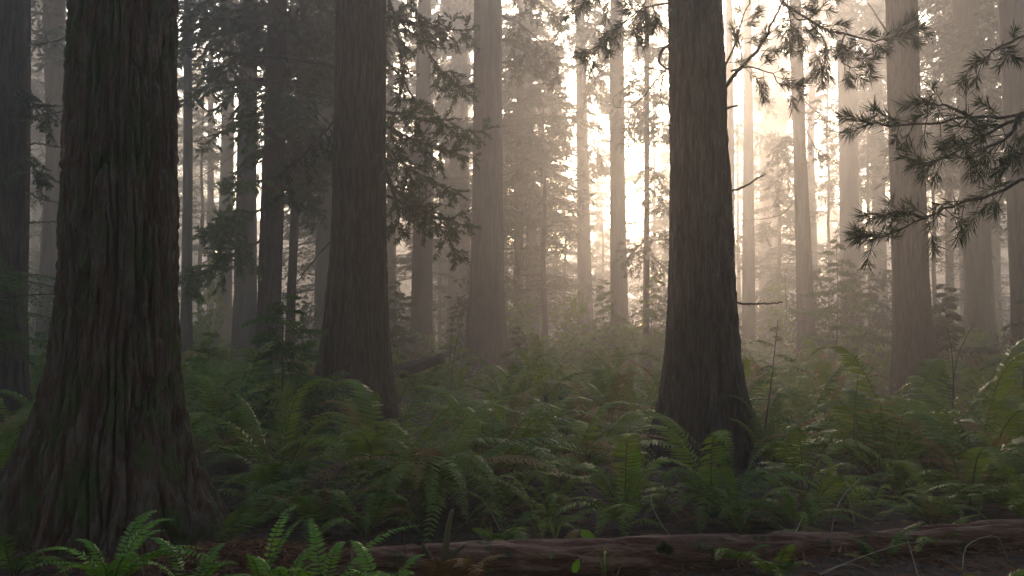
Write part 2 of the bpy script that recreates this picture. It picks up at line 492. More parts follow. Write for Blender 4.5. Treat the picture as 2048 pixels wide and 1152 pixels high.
tree('S', 'grey misty trunk before the pale one, among bare crossing twigs', 50.0,
     [(0, 448, 468), (300, 442, 466), (600, 432, 464), (690, 426, 468)],
     695, 30, 32, .5, None, M['bark_far'], None, 0, .9)
tree('U', 'very thin faint pole among bare twigs in grey mist', 55.0,
     [(150, 416, 427), (600, 414, 428), (690, 412, 430)],
     695, 24, 20, .6, None, M['bark_far'], None, None)
tree('Y', 'faint trunk peeping out beside the mossy giant', 44.0,
     [(0, 338, 353), (600, 330, 356), (700, 328, 360)],
     700, 30, 28, .5, None, M['bark_far'], None, 1, .9)
tree('Z', 'dim fibrous twin stem trunk behind the hanging boughs', 46.0,
     [(200, 832, 862), (500, 826, 864), (650, 822, 864), (705, 818, 868)],
     705, 30, 40, .3, (.06, .16, 3), M['bark_far'], (.1, 1, 2), 2, .9)
tree('BB', 'faint pale trunk just beside the tall flared one', 66.0,
     [(100, 902, 928), (400, 900, 928), (690, 892, 932)],
     690, 31, 28, .5, None, M['bark_far'], None, 3, .9)
tree('AA', 'slender young trunk veiled in bright mist with layered boughs', 60.0,
     [(80, 1054, 1064), (400, 1052, 1066), (680, 1050, 1068)],
     690, 24, 20, .5, None, M['bark_far'], None, None)
tree('DD', 'hazy trunk showing along the edge of the fluted one', 40.0,
     [(200, 637, 667), (650, 628, 664), (710, 626, 668)],
     710, 30, 32, .4, None, M['bark_far'], None, 0, .9)
tree('CC', 'faint trunk close behind the lichen footed one', 44.0,
     [(250, 1452, 1468), (600, 1454, 1471), (690, 1452, 1474)],
     690, 28, 24, .5, None, M['bark_far'], None, None)


# ------------------------------------------------------------------ branches
def smooth_path(pts, n=14):
    pts = np.array(pts, float)
    d = np.concatenate([[0], np.cumsum(np.linalg.norm(np.diff(pts, axis=0), axis=1))])
    if len(pts) < 3:
        q = np.linspace(0, d[-1], n)
        return np.stack([np.interp(q, d, pts[:, k]) for k in range(3)], -1)
    q = np.linspace(0, 1, n) * (len(pts) - 1)
    i = np.clip(q.astype(int), 0, len(pts) - 2); f = (q - i)[:, None]
    pp = np.vstack([2 * pts[0] - pts[1], pts, 2 * pts[-1] - pts[-2]])
    a, b, c, e = pp[i], pp[i + 1], pp[i + 2], pp[i + 3]
    return .5 * (2 * b + (c - a) * f + (2 * a - 5 * b + 4 * c - e) * f ** 2 + (3 * b - a - 3 * c + e) * f ** 3)


def rand_perp(T, r):
    v = nrm(np.cross(T, r.normal(0, 1, T.shape)))
    return v


def branch(key, path, r0, r1=.004, dy=-.6, ntw=0, twl=.4, nlen=.05, nw=.004, per_m=300, droop=.4, tuft=False, flat=.5, y0=None, mat='needle', sub=0):
    """a limb with twigs and true needles; path in photograph pixels, depth runs from the bole to dy nearer"""
    t, Yd = TREES[key]
    r = np.random.default_rng(abs(hash((key, path[0], path[-1]))) % 99999 if False else int(path[0][0] * 13 + path[0][1] * 7 + path[-1][0]))
    Y0 = Yd if y0 is None else y0
    k = np.linspace(0, 1, len(path))
    P = smooth_path([at(px, py, Y0 + dy * f) for (px, py), f in zip(path, k)], 18)
    L = np.linalg.norm(np.diff(P, axis=0), axis=1).sum()
    P[1:-1] += r.normal(0, L * .006, (len(P) - 2, 3))
    wood = MB(); wood.tube(P, np.linspace(r0, r1, len(P)), 6)
    T = nrm(np.gradient(P, axis=0))
    segs = []
    if ntw:
        for q in range(ntw):
            f = (.12 + .88 * (q + r.random()) / ntw)
            i0 = min(int(f * (len(P) - 1)), len(P) - 1)
            b, tt = P[i0], T[i0]
            pv = rand_perp(tt, r); pv[2] *= flat; pv = nrm(pv)
            ln = twl * (1.15 - .6 * f) * r.uniform(.5, 1.2)
            d = nrm(tt * r.uniform(.3, .9) + pv * r.uniform(.6, 1.1))
            s = np.linspace(0, 1, 7)[:, None]
            tw = b + d * ln * s + np.array([0, 0, -1.0]) * droop * ln * s ** 1.6 + r.normal(0, ln * .015, (7, 3)) * s
            wood.tube(tw, np.linspace(max(r1, r0 * .25), .0022, 7), 4, cap=False)
            segs.append((tw, .35 if tuft else .05))
            for e in range(sub):
                g = r.uniform(.25, .8); i1 = int(g * 6)
                d2 = nrm(d + rand_perp(d, r) * 1.1); l2 = ln * r.uniform(.3, .55)
                tw2 = tw[i1] + d2 * l2 * s + np.array([0, 0, -1.0]) * droop * l2 * s ** 1.6
                wood.tube(tw2, np.linspace(.004, .002, 7), 3, cap=False)
                segs.append((tw2, .3 if tuft else .05))
        segs.append((P[len(P) // 2:], .3 if tuft else .1))
    elif L > .45:                                  # bare limbs fork and carry snapped twigs
        for q in range(int(2 + min(L, 3) * 1.6)):
            f = r.uniform(.25, .95); i0 = int(f * (len(P) - 2))
            d = nrm(T[i0] * .7 + rand_perp(T[i0:i0 + 1], r)[0] * r.uniform(.5, 1))
            l = L * r.uniform(.06, .22); s = np.linspace(0, 1, 6)[:, None]
            wood.tube(P[i0] + d * l * s + r.normal(0, l * .05, (6, 3)) * s, np.linspace(max(r1 * .8, r0 * .3), .0025, 6), 4)
    o = wood.obj('branch', M['twig'], t, smooth=True)
    if ntw:
        fb = MB(); PP, DD = [], []
        for tw, st in segs:
            l = np.linalg.norm(np.diff(tw, axis=0), axis=1).sum()
            n = int(per_m * l * (1 - st)) + 6
            s = st + (1 - st) * r.random(n)
            if tuft:
                s = st + (1 - st) * r.random(n) ** .6
            x = s * (len(tw) - 1); i0 = np.clip(x.astype(int), 0, len(tw) - 2); ff = (x - i0)[:, None]
            p = tw[i0] * (1 - ff) + tw[i0 + 1] * ff
            tt = nrm(tw[i0 + 1] - tw[i0])
            pv = rand_perp(tt, r)
            if not tuft:
                pv[:, 2] *= .35; pv = nrm(pv)
            a = r.uniform(.35, .95, n)[:, None]
            PP.append(p); DD.append(nrm(tt * np.cos(a) + pv * np.sin(a)) * (nlen * r.uniform(.6, 1.15, n))[:, None])
        p, d = np.concatenate(PP), np.concatenate(DD)
        fb.rhombs(p, d, nw, nrm(np.cross(d, r.normal(0, 1, d.shape))))
        me = fb.mesh('needles', [M[mat]])
        link('needles', me, o, loc=(0, 0, 0))
    return o


HANG = dict(ntw=21, twl=.52, nlen=.085, nw=.008, per_m=150, droop=.22, sub=2, flat=.45)
for pth, kw in [
    ([(765, 30), (822, 46), (888, 58), (955, 60)], {}),
    ([(768, -60), (822, -10), (842, 60), (868, 125), (905, 165), (942, 186)], dict(droop=.4)),
    ([(766, -20), (790, 40), (800, 110), (806, 180)], dict(droop=.4, twl=.32, ntw=10)),
    ([(765, 222), (830, 236), (900, 254), (965, 266)], dict(twl=.6, droop=.25)),
    ([(765, 250), (820, 275), (880, 300), (935, 316)], dict(twl=.5)),
    ([(767, 285), (800, 320), (840, 352), (916, 382)], dict(twl=.5, droop=.25)),
    ([(770, 360), (815, 400), (880, 436), (950, 456)], dict(twl=.55)),
    ([(769, 390), (830, 420), (880, 455), (922, 522)], dict(twl=.45)),
    ([(768, 120), (800, 150), (830, 200), (850, 205)], dict(twl=.4, droop=.4, ntw=10)),
    ([(768, 330), (790, 400), (800, 450), (806, 470)], dict(twl=.35, droop=.4, ntw=10)),
]:
    branch('B', pth, .028, **{**HANG, **kw})
branch('B', [(676, 138), (600, 118), (530, 112), (400, 95), (330, 96)], .032, .007, dy=1.5)
branch('B', [(674, 236), (630, 285), (590, 330), (560, 400)], .02, .005, dy=-.4, **{**HANG, 'ntw': 10, 'twl': .5})
branch('B', [(672, 470), (620, 530), (590, 570), (560, 600)], .014, .004, dy=-.4)
BOUGH = dict(ntw=34, twl=.85, nlen=.13, nw=.016, per_m=120, droop=.15, sub=2, mat='hemlock', flat=.4)
for pth, kw in [
    ([(530, 252), (510, 258), (480, 264)], dict(ntw=12, twl=.7)),
    ([(528, 362), (500, 364), (468, 372)], dict(ntw=12, twl=.7)),
    ([(525, 420), (490, 432), (450, 455), (413, 472)], {}),
    ([(522, 480), (470, 510), (410, 545), (345, 567)], {}),
    ([(560, 190), (600, 240), (640, 300)], dict(mat='needle')),
    ([(562, 120), (610, 140), (650, 180)], dict(mat='needle')),
    ([(565, 300), (600, 350), (632, 430)], dict(mat='needle')),
    ([(567, 20), (610, 60), (655, 80)], dict(mat='needle')),
]:
    branch('P', pth, .035, dy=-1.0, **{**BOUGH, **kw})
branch('P', [(537, 40), (470, 45), (400, 49), (330, 47)], .03, .008, dy=-2)
branch('P', [(530, 248), (460, 258), (390, 282), (340, 290)], .026, .006, dy=-2)
branch('Q', [(478, 166), (430, 172), (385, 182), (340, 205)], .03, .006, dy=-2)
branch('Q', [(478, 120), (420, 150), (380, 175), (345, 240)], .026, .006, dy=-3)
branch('Q', [(474, 300), (440, 330), (400, 352), (350, 360)], .026, .006, dy=-3)
branch('S', [(448, 60), (480, 30), (500, 5)], .03, .008, dy=-3)
branch('S', [(444, 220), (480, 270), (430, 370)], .03, .008, dy=-4)
branch('T', [(376, 100), (410, 60), (450, 30)], .02, .006, dy=-2)
for pth in ([(54, 92), (100, 84), (156, 71)], [(52, 215), (95, 212), (150, 210)], [(52, 287), (90, 290), (145, 299)], [(50, 385), (90, 400), (146, 408)],
            [(50, 446), (95, 443), (142, 445)], [(50, 236), (100, 228), (150, 215)]):
    branch('V', pth, .016, .004, dy=-1.0)
branch('V', [(50, 300), (64, 330), (80, 365)], .016, .004, dy=-.6, **{**HANG, 'ntw': 14})
branch('V', [(50, 180), (66, 200), (84, 260)], .016, .004, dy=-.6, **{**HANG, 'ntw': 14})

TUFT = dict(ntw=12, twl=.33, nlen=.15, nw=.0045, per_m=340, droop=.15, tuft=True, flat=.9)
for pth, r0, kw in [
    ([(1440, 186), (1495, 122), (1528, 82), (1546, 40), (1566, 4), (1580, -40)], .026, dict(ntw=10)),
    ([(1564, 6), (1632, 48), (1700, 72), (1752, 84), (1800, 70), (1842, 56)], .018, dict(ntw=22)),
    ([(1462, 142), (1500, 134), (1540, 146), (1562, 168), (1606, 172)], .012, dict(ntw=9)),
    ([(1440, 150), (1466, 100), (1480, 50), (1500, 0), (1510, -40)], .014, dict(ntw=13)),
    ([(1618, 44), (1650, 82), (1650, 110), (1644, 150)], .010, dict(ntw=8)),
    ([(1690, 66), (1680, 110), (1700, 135), (1740, 128)], .010, dict(ntw=10)),
    ([(1566, 4), (1600, 40), (1640, 20), (1660, -20)], .012, dict(ntw=10)),
    ([(1575, -10), (1580, 45), (1585, 60)], .010, dict(ntw=6)),
    ([(1341, 6), (1292, 14), (1250, 46), (1212, 82), (1168, 122)], .012, dict(ntw=24)),
    ([(1341, -30), (1300, -10), (1280, 25)], .010, dict(ntw=8)),
    ([(1300, 8), (1320, 40), (1300, 62)], .008, dict(ntw=6)),
    ([(1341, -60), (1240, -40), (1180, -10), (1150, 30)], .010, dict(ntw=10)),
]:
    branch('D', pth, r0, .004, dy=-.5, **{**TUFT, **kw})
branch('D', [(1344, 86), (1325, 100), (1318, 124), (1338, 140)], .022, .014, dy=-.2)
branch('D', [(1336, 138), (1322, 150), (1290, 190), (1262, 212), (1232, 214), (1226, 196)], .010, .003, dy=-.4)
branch('D', [(1330, 142), (1284, 130), (1274, 90), (1280, 45)], .008, .003, dy=-.4)
branch('D', [(1326, 150), (1322, 200), (1342, 250)], .008, .003, dy=-.3)
branch('D', [(1448, 388), (1490, 372), (1531, 347)], .016, .009, dy=-.2)
branch('D', [(1462, 602), (1492, 608), (1530, 607), (1566, 605)], .016, .009, dy=-.3)
branch('D', [(1446, 220), (1462, 214), (1476, 211)], .016, .012, dy=-.1)
for pth in ([(1249, 398), (1290, 372), (1335, 338)], [(1249, 422), (1280, 412), (1310, 402)], [(1250, 462), (1290, 462), (1336, 464)],
            [(1250, 512), (1270, 520), (1286, 528)], [(1250, 318), (1280, 310), (1300, 296)], [(1222, 180), (1240, 182), (1262, 174)], [(1250, 447), (1275, 446), (1288, 444)]):
    branch('G', pth, .035, .012, dy=-1)
for pth in ([(1296, 360), (1320, 350), (1338, 320)], [(1298, 590), (1318, 575), (1338, 568)], [(1298, 610), (1318, 606), (1338, 600)], [(1298, 632), (1338, 632)]):
    branch('H', pth, .02, .008, dy=-.8)
HAZY = dict(ntw=11, twl=.8, nlen=.18, nw=.02, per_m=50, droop=.25, sub=1, mat='needle_far')
for key, pth in [('H', [(1292, 500), (1310, 520), (1336, 545)]), ('H', [(1290, 470), (1310, 480), (1338, 470)]), ('H', [(1290, 480), (1270, 500), (1256, 520)]),
                 ('H', [(1292, 290), (1315, 270), (1338, 280)]), ('H', [(1292, 210), (1270, 240), (1262, 290)]), ('H', [(1292, 180), (1312, 200), (1336, 210)]),
                 ('H', [(1291, 330), (1310, 350), (1336, 385)]), ('H', [(1292, 140), (1272, 160), (1256, 190)]), ('H', [(1291, 240), (1315, 250), (1340, 262)]), ('H', [(1291, 370), (1310, 390), (1336, 425)]), ('H', [(1291, 90), (1312, 100), (1338, 130)]),
                 ('K', [(1500, 330), (1540, 360), (1560, 395)]), ('K', [(1500, 260), (1540, 280), (1570, 310)]), ('K', [(1486, 470), (1466, 480), (1458, 510)]),
                 ('K', [(1504, 460), (1520, 450), (1535, 480)]), ('K', [(1500, 200), (1520, 190), (1550, 230)]), ('K', [(1488, 240), (1470, 260), (1456, 300)]),
                 ('I', [(1608, 250), (1632, 300), (1650, 320)]), ('I', [(1606, 200), (1640, 230), (1660, 260)]), ('I', [(1590, 260), (1565, 290), (1550, 330)]),
                 ('I', [(1588, 300), (1570, 340), (1548, 410)])]:
    branch(key, pth, .03, .008, dy=-1, **HAZY)
FAR = dict(ntw=13, twl=1.5, nlen=.34, nw=.035, per_m=26, droop=.35, sub=2, mat='needle_far')
for key, pth in [('C', [(1003, 30), (1050, 55), (1100, 105), (1122, 172)]), ('C', [(1003, -40), (1060, -10), (1130, 60)]), ('C', [(1003, 80), (1040, 95), (1075, 150)]),
                 ('F', [(1153, 130), (1120, 150), (1090, 205)]), ('F', [(1174, 150), (1192, 165), (1206, 215)]), ('F', [(1153, 60), (1120, 75), (1085, 110)]),
                 ('F', [(1174, 60), (1195, 75), (1216, 110)]), ('F', [(1153, 215), (1135, 240), (1122, 290)]), ('F', [(1174, 20), (1190, 25), (1212, 50)]), ('F', [(1175, 290), (1190, 300), (1205, 340)]),
                 ('G', [(1248, 60), (1275, 75), (1300, 120)]), ('G', [(1220, 120), (1200, 140), (1185, 190)]), ('G', [(1248, 200), (1270, 215), (1290, 255)]), ('G', [(1221, 40), (1195, 50), (1170, 85)])]:
    branch(key, pth, .05, .012, dy=-1.5, **{**FAR, **(dict(twl=1.0, nlen=.22, nw=.024, per_m=44) if key == 'C' else {})})
branch('I', [(1584, 410), (1560, 430), (1520, 438), (1480, 440)], .03, .01, dy=-1)
for key, pth in [('E', [(1772, 60), (1752, 30), (1735, 5)]), ('C', [(1003, 126), (1040, 118), (1076, 106)]), ('C', [(947, 150), (935, 156), (918, 160)]),
                 ('C', [(1006, 497), (1016, 498), (1026, 497)]), ('C', [(1002, 84), (1030, 50), (1060, 30)]), ('F', [(1176, 470), (1186, 468), (1200, 470)])]:
    branch(key, pth, .03, .012, dy=-.6)

# a slim conifer just outside the frame carries the branches that reach in
tree('OFF', 'slim conifer beside the frame whose needle branches reach in before the brown trunk', 6.6,
     [(0, 2238, 2300), (500, 2240, 2304), (1000, 2240, 2310)], 1090, 14, 48, .2, None, M['bark_dark'], None, None)
REACH = dict(ntw=24, twl=.26, nlen=.105, nw=.0030, per_m=330, droop=.2, tuft=True, flat=.8)
for pth, kw in [
    ([(2240, 180), (2048, 226), (1950, 240), (1850, 249), (1762, 250), (1692, 232)], {}),
    ([(2048, 228), (1985, 262), (1900, 310), (1822, 330)], dict(ntw=14)),
    ([(2040, 230), (2010, 280), (1960, 300), (1940, 320)], dict(ntw=10)),
    ([(1950, 240), (1900, 215), (1850, 205)], dict(ntw=8)),
    ([(2240, 300), (2048, 366), (1970, 394), (1900, 416), (1850, 436), (1762, 470), (1708, 474)], {}),
    ([(1850, 436), (1800, 425), (1735, 440)], dict(ntw=7)),
    ([(2240, 250), (2100, 280), (2048, 300), (2015, 320)], dict(ntw=10)),
    ([(2240, 20), (2100, 50), (2030, 80), (1985, 105), (1945, 130)], dict(ntw=10)),
]:
    branch('OFF', pth, .014, .003, dy=-.5, **{**REACH, **kw})


# ------------------------------------------------------------------ ferns
def bez(p0, c, p1, t):
    t = t[:, None]
    return (1 - t) ** 2 * p0 + 2 * t * (1 - t) * c + t * t * p1


def frond_geo(mb, p0, c, p1, npair, width, r, stalk=.14, hang=.25, mat=0, smat=1, lean=0.0, simple=False, wid=.46):
    p0, c, p1 = (np.asarray(a, float) for a in (p0, c, p1))
    tt = np.linspace(0, 1, 9 if simple else 16)
    pts = bez(p0, c, p1, tt)
    Ltot = np.linalg.norm(np.diff(pts, axis=0), axis=1).sum()
    mb.tube(pts, np.linspace(.0045, .0012, len(tt)) * (1.0 + Ltot * .3), 3, smat, cap=False)
    t = stalk + (.99 - stalk) * (np.arange(npair) + .5) / npair
    t = t.repeat(2) + r.normal(0, .002, npair * 2)
    b = bez(p0, c, p1, t)
    T = nrm(2 * (1 - t)[:, None] * (c - p0) + 2 * t[:, None] * (p1 - c))
    ref = nrm(np.array([0, 0, 1.0]) + lean * r.normal(0, 1, 3))
    S = np.cross(T, ref)
    h = p1 - p0; flat_s = nrm(np.array([[h[1], -h[0], 0.0]]))
    S = nrm(nrm(S) * .5 + flat_s * np.sign((S @ flat_s[0]))[:, None] * .5 + flat_s * .02)
    Nn = np.cross(S, T)
    sg = np.tile([1.0, -1.0], npair)[:, None]
    u = (t - stalk) / (1 - stalk)
    prof = np.minimum(1, .5 + u / .22 * .5) * (1 - u) ** .72
    ln = (width * prof * r.uniform(.88, 1.08, len(t)) + .006)[:, None]
    fw = r.normal(.28, .07, len(t))[:, None] + .35 * u[:, None]
    dr = nrm(sg * S + T * fw - Nn * (hang + r.normal(0, .09, (len(t), 1))))
    sp = Ltot * (1 - stalk) / npair
    hw = np.minimum(sp * wid, ln * .3)
    tw = nrm(T + Nn * r.normal(.1, .25, (len(t), 1)))
    if simple:
        mb.rhombs(b, dr * ln, hw[:, 0] * 1.05, tw, mat, .3)
        return
    mid = b + dr * ln * .5 + Nn * ln * .03
    tip = b + dr * ln - Nn * ln * .07 + T * ln * .05
    V = np.stack([b - tw * hw * .5, b + tw * hw * .8, mid + tw * hw * .75, tip, mid - tw * hw * .75], 1)
    n = len(t); i = np.arange(n)[:, None] * 5
    mb.add(V, np.concatenate([i, i + 1, i + 2, i + 4], 1), mat)
    b0 = mb.n - n * 5
    mb.f.append((np.concatenate([i + 2, i + 3, i + 4], 1) + b0, mat))


FROND = {}


def frond_protos(key, mats, count, npair, simple, seed, wid=.46):
    """fronds of unit reach along +X, for copying into fern clumps"""
    out = []
    r = np.random.default_rng(seed)
    for k in range(count):
        mb = MB()
        el = r.uniform(.15, .95)                     # how upright
        reach = .95 * math.cos(el * .75)
        top = .30 + .75 * el
        p1 = (reach, r.uniform(-.12, .12), top * r.uniform(-.05, .55) if el < .8 else top * .85)
        c = (reach * r.uniform(.25, .5), r.uniform(-.05, .05), top * 1.3)
        frond_geo(mb, (0.02, 0, 0), c, p1, npair, r.uniform(.14, .185), r, hang=r.uniform(.1, .4), lean=.15, simple=simple, wid=wid)
        out.append(mb.mesh('frond', mats))
    FROND[key] = out


frond_protos('green', [M['fern'], M['stalk']], 14, 34, False, 5)
frond_protos('fresh', [M['fern_fresh'], M['stalk']], 6, 34, False, 6)
frond_protos('dead', [M['fern_dead'], M['fern_dead']], 5, 36, False, 7, .25)


def clump_mesh(n, r, npair=22, mats=None):
    """whole small fern as one mesh for the middle distance"""
    mb = MB()
    for k in range(n):
        a = k / n * 6.283 + r.normal(0, .25)
        el = r.uniform(.15, 1.0); L = r.uniform(.75, 1.15)
        d = np.array([math.cos(a), math.sin(a), 0])
        reach = .95 * math.cos(el * .75) * L; top = (.30 + .7 * el) * L
        frond_geo(mb, d * .03, d * reach * r.uniform(.3, .5) + [0, 0, top * 1.15],
                  d * reach + [0, 0, top * r.uniform(.1, .7)], npair, .14 * L, r, simple=True, hang=r.uniform(.1, .4))
    return mb.mesh('fern', mats)


CLUMP = [clump_mesh(13, np.random.default_rng(60 + k), 24, [M['fern'], M['stalk']]) for k in range(6)]
CLUMP_OLD = [clump_mesh(9, np.random.default_rng(70 + k), 22, [M['fern_dead'], M['fern_dead']]) for k in range(2)]
CLUMP_LIT = [clump_mesh(12, np.random.default_rng(80 + k), 22, [M['leafy'], M['stalk']]) for k in range(3)]


def fern(px, Yd, label, tips=None, n=12, L=1.0, kind='green', dead=0, seed=0, group=None, z=None, arch=.35, npair=36, width=.20, az0=None, upright=0):
    L = L * 1.38
    """fern with a frond mesh per frond; tips are photograph pixels (px, py, depth offset) for fronds one can tell apart"""
    r = np.random.default_rng(seed + int(px) * 3 + int(Yd * 100))
    x = (px - 1024) / F * Yd
    z0 = G(x, Yd) if z is None else z
    t = thing('fern', label, 'fern', (x, Yd, z0), group)
    mats = {'green': [M['fern'], M['stalk']], 'fresh': [M['fern_fresh'], M['stalk']], 'dead': [M['fern_dead'], M['fern_dead']]}
    for tp in (tips or []):
        w = at(tp[0], tp[1], Yd + tp[2]) - np.array([x, Yd, z0])
        kd = tp[4] if len(tp) > 4 else kind
        ah = tp[3] if len(tp) > 3 and tp[3] is not None else arch
        Ls = np.linalg.norm(w)
        c = np.array([w[0] * .38, w[1] * .38, max(w[2], 0) * (.75 if w[2] > .5 * Ls else .5) + ah * Ls])
        mb = MB()
        frond_geo(mb, (w[0] * .02, w[1] * .02, 0), c, w, max(20, int(npair * min(1.2, .5 + .6 * Ls))), width * (.6 + .4 * Ls), r, hang=r.uniform(.1, .35), lean=.2)
        o = mb.obj('frond', mats[kd]); o.parent = t; o.location = (0, 0, 0)
        if kd == 'dead': o['label'] = 'rusty brown withered frond'
    for k in range(n + dead):
        kd = kind if k < n else 'dead'
        o = bpy.data.objects.new('frond', FROND[kd][r.integers(len(FROND[kd]))]); C.objects.link(o)
        o.parent = t
        a = k * 2.4 + r.normal(0, .3)
        s = L * r.uniform(.7, 1.12)
        o.scale = (s, s, s * (r.uniform(.35, .65) if kd == 'dead' else r.uniform(.55, .95)))
        o.rotation_euler = (r.normal(0, .12), r.normal(-upright, .1), a)
        if kd == 'dead': o['label'] = 'rusty brown withered frond'
    return t


# hand placed ferns, each where the photograph shows it
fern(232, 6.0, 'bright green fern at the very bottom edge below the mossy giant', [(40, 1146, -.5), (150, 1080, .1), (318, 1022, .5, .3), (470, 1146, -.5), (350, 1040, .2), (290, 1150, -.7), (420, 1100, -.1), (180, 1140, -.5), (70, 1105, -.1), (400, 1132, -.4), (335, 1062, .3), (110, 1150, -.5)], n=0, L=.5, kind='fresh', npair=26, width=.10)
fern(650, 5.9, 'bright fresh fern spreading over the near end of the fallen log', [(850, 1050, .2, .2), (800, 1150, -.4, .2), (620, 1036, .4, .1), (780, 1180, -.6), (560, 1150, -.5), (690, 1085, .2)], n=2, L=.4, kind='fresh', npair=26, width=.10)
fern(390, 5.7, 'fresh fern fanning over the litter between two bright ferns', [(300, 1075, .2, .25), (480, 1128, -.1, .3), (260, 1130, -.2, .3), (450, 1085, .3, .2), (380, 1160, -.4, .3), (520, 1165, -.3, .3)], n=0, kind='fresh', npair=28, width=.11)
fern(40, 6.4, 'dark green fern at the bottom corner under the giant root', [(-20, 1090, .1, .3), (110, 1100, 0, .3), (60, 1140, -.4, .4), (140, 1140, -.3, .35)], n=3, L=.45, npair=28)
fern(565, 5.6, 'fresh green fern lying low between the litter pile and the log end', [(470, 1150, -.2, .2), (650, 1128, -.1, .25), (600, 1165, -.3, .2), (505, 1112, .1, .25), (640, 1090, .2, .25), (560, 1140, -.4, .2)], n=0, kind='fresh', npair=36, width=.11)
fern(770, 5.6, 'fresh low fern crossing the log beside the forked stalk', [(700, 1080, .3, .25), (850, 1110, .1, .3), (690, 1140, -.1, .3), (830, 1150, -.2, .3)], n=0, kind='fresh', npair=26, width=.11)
fern(1460, 6.6, 'broad dark fern draped over the middle of the log', [(1380, 1095, -.1, .3), (1540, 1090, 0, .3), (1430, 1125, -.5, .35), (1530, 1135, -.5, .35), (1600, 1060, .3, .25)], n=0, npair=36, width=.12)
fern(1860, 6.9, 'ragged fern drooping onto the far end of the log', [(1780, 1085, -.2, .3), (1930, 1070, -.1, .3), (1830, 1110, -.5, .35), (1960, 1030, .3, .25), (1800, 1040, .2, .25, 'dead')], n=0, npair=34, width=.11)
fern(1120, 6.7, 'drooping fern over the log beneath the upright one', [(1060, 1085, -.1, .3), (1190, 1090, -.1, .3), (1100, 1120, -.4, .4), (1160, 1060, .2, .3, 'dead')], n=0, npair=34, width=.11)
fern(528, 6.3, 'single small light green fern rising from the red litter pile', [(612, 1034, .2, .1), (490, 1108, -.3, .1), (600, 1010, .6, .25)], n=0, kind='fresh', npair=20, width=.075)
fern(440, 7.3, 'small fern with low fronds beside the giant root', [(470, 1022, 0, .2), (600, 1012, .3, .25), (620, 960, .6, .35)], n=3, L=.4, npair=26)
fern(560, 9.3, 'upright green fern clump between the mossy giant and the fluted trunk', [(470, 785, .3, .1), (578, 762, .3, .1), (380, 850, .3, .4), (400, 930, -.3, .5), (690, 850, 0, .45), (640, 945, -.6, .5), (520, 950, -.8, .5), (430, 985, -.8, .5), (700, 905, -.5, .5), (600, 1000, -1.1, .5)], n=10, L=.95, dead=2)
fern(735, 10.6, 'fern at the foot of the fluted trunk with fronds across its base', [(755, 788, -.6, .25), (690, 800, -.4, .3), (800, 850, -.6, .4), (640, 850, -.4, .4), (830, 860, -.2, .4)], n=10, L=.9, dead=1)
fern(868, 8.6, 'largest fern with long drooping fronds in the centre of the understory', [(935, 1050, -1.2, .62), (1115, 1045, -.6, .5), (1145, 950, .3, .42), (700, 930, .2, .5), (700, 1010, -.7, .55), (860, 1035, -1.3, .65), (770, 1010, -1.1, .6), (1020, 1060, -1.1, .55), (1010, 800, .9, .2), (740, 850, .6, .35), (990, 960, -.9, .55), (830, 985, -1.2, .62, 'dead')], n=12, L=1.2, dead=3, npair=44, width=.21)
fern(1020, 10.2, 'arching fern between the largest fern and the stemmed fern', [(905, 800, .4, .3), (985, 805, -.2, .35), (1135, 930, -.4, .4), (920, 900, -.8, .5), (1060, 860, -.2, .4)], n=10, L=1.0, dead=2)
fern(1248, 7.9, 'upright fern with one yellow green frond behind the log', [(1272, 900, -.1, .05, 'fresh'), (1130, 1000, -.1, .4), (1165, 935, .1, .3), (1120, 1060, -.4, .5), (1250, 1090, -.9, .5), (1190, 1075, -.7, .5), (1330, 1055, -.2, .4), (1195, 1050, -.6, .25, 'fresh')], n=5, L=.7, npair=36)
fern(1420, 8.1, 'dark green fern in front of the lichen footed trunk', [(1300, 960, -.2, .4), (1340, 1030, -.6, .45), (1400, 1075, -.9, .5), (1560, 1030, -.4, .45), (1400, 935, .2, .3), (1640, 1065, -.4, .4), (1480, 985, .1, .4), (1590, 1085, -.7, .4), (1500, 1090, -.8, .4)], n=7, L=.8, npair=38)
fern(1545, 6.2, 'mid green fern hanging down over the fallen log face', [(1630, 1132, -.5, .2), (1500, 1130, -.5, .2), (1560, 1160, -.6, .2), (1590, 1090, -.2, .2)], n=0, npair=30, width=.13)
fern(1760, 6.5, 'single low fern frond lying along the fallen log top', [(1675, 1110, -.3, .1), (1700, 1075, .1, .15), (1850, 1045, .2, .15)], n=0, npair=30, width=.11)
fern(1960, 5.6, 'dim fern at the bottom corner under the log', [(2048, 1140, 0, .25), (1950, 1152, -.2, .2), (2000, 1160, -.3, .2)], n=2, L=.3, npair=20, z=-.28)
fern(1745, 10.2, 'broad arching yellowish fern with brown tips in the open understory', [(1620, 850, .2, .42), (1610, 900, -.3, .5), (1840, 850, .2, .35), (1890, 900, -.2, .45), (1690, 960, -.9, .5), (1800, 985, -1, .5), (1650, 810, .6, .3, 'dead'), (1500, 890, .2, .45, 'dead'), (1860, 815, .5, .3)], n=10, L=1.1, dead=4, npair=40)
fern(1540, 11.0, 'pale upright fern against the foot of the lichen footed trunk', [(1480, 810, .3, .1), (1555, 790, .3, .1), (1450, 835, .1, .2), (1600, 850, .2, .3), (1510, 900, -.5, .5)], n=7, L=.85, dead=2)
fern(1930, 8.6, 'fern with a tan withered frond among thin black stems', [(1840, 880, .3, .3, 'dead'), (2030, 930, 0, .45, 'dead'), (1820, 960, -.2, .4), (2010, 1000, -.5, .45), (1880, 1020, -.7, .5), (1790, 1010, -.5, .4), (2070, 900, .2, .3), (1960, 1030, -.8, .5)], n=9, L=.9, dead=3)
fern(2060, 7.6, 'green fern clump leaning in from the edge above the log', [(1990, 930, 0, .3), (1960, 990, -.3, .4), (2020, 1020, -.5, .4)], n=7, L=.75)
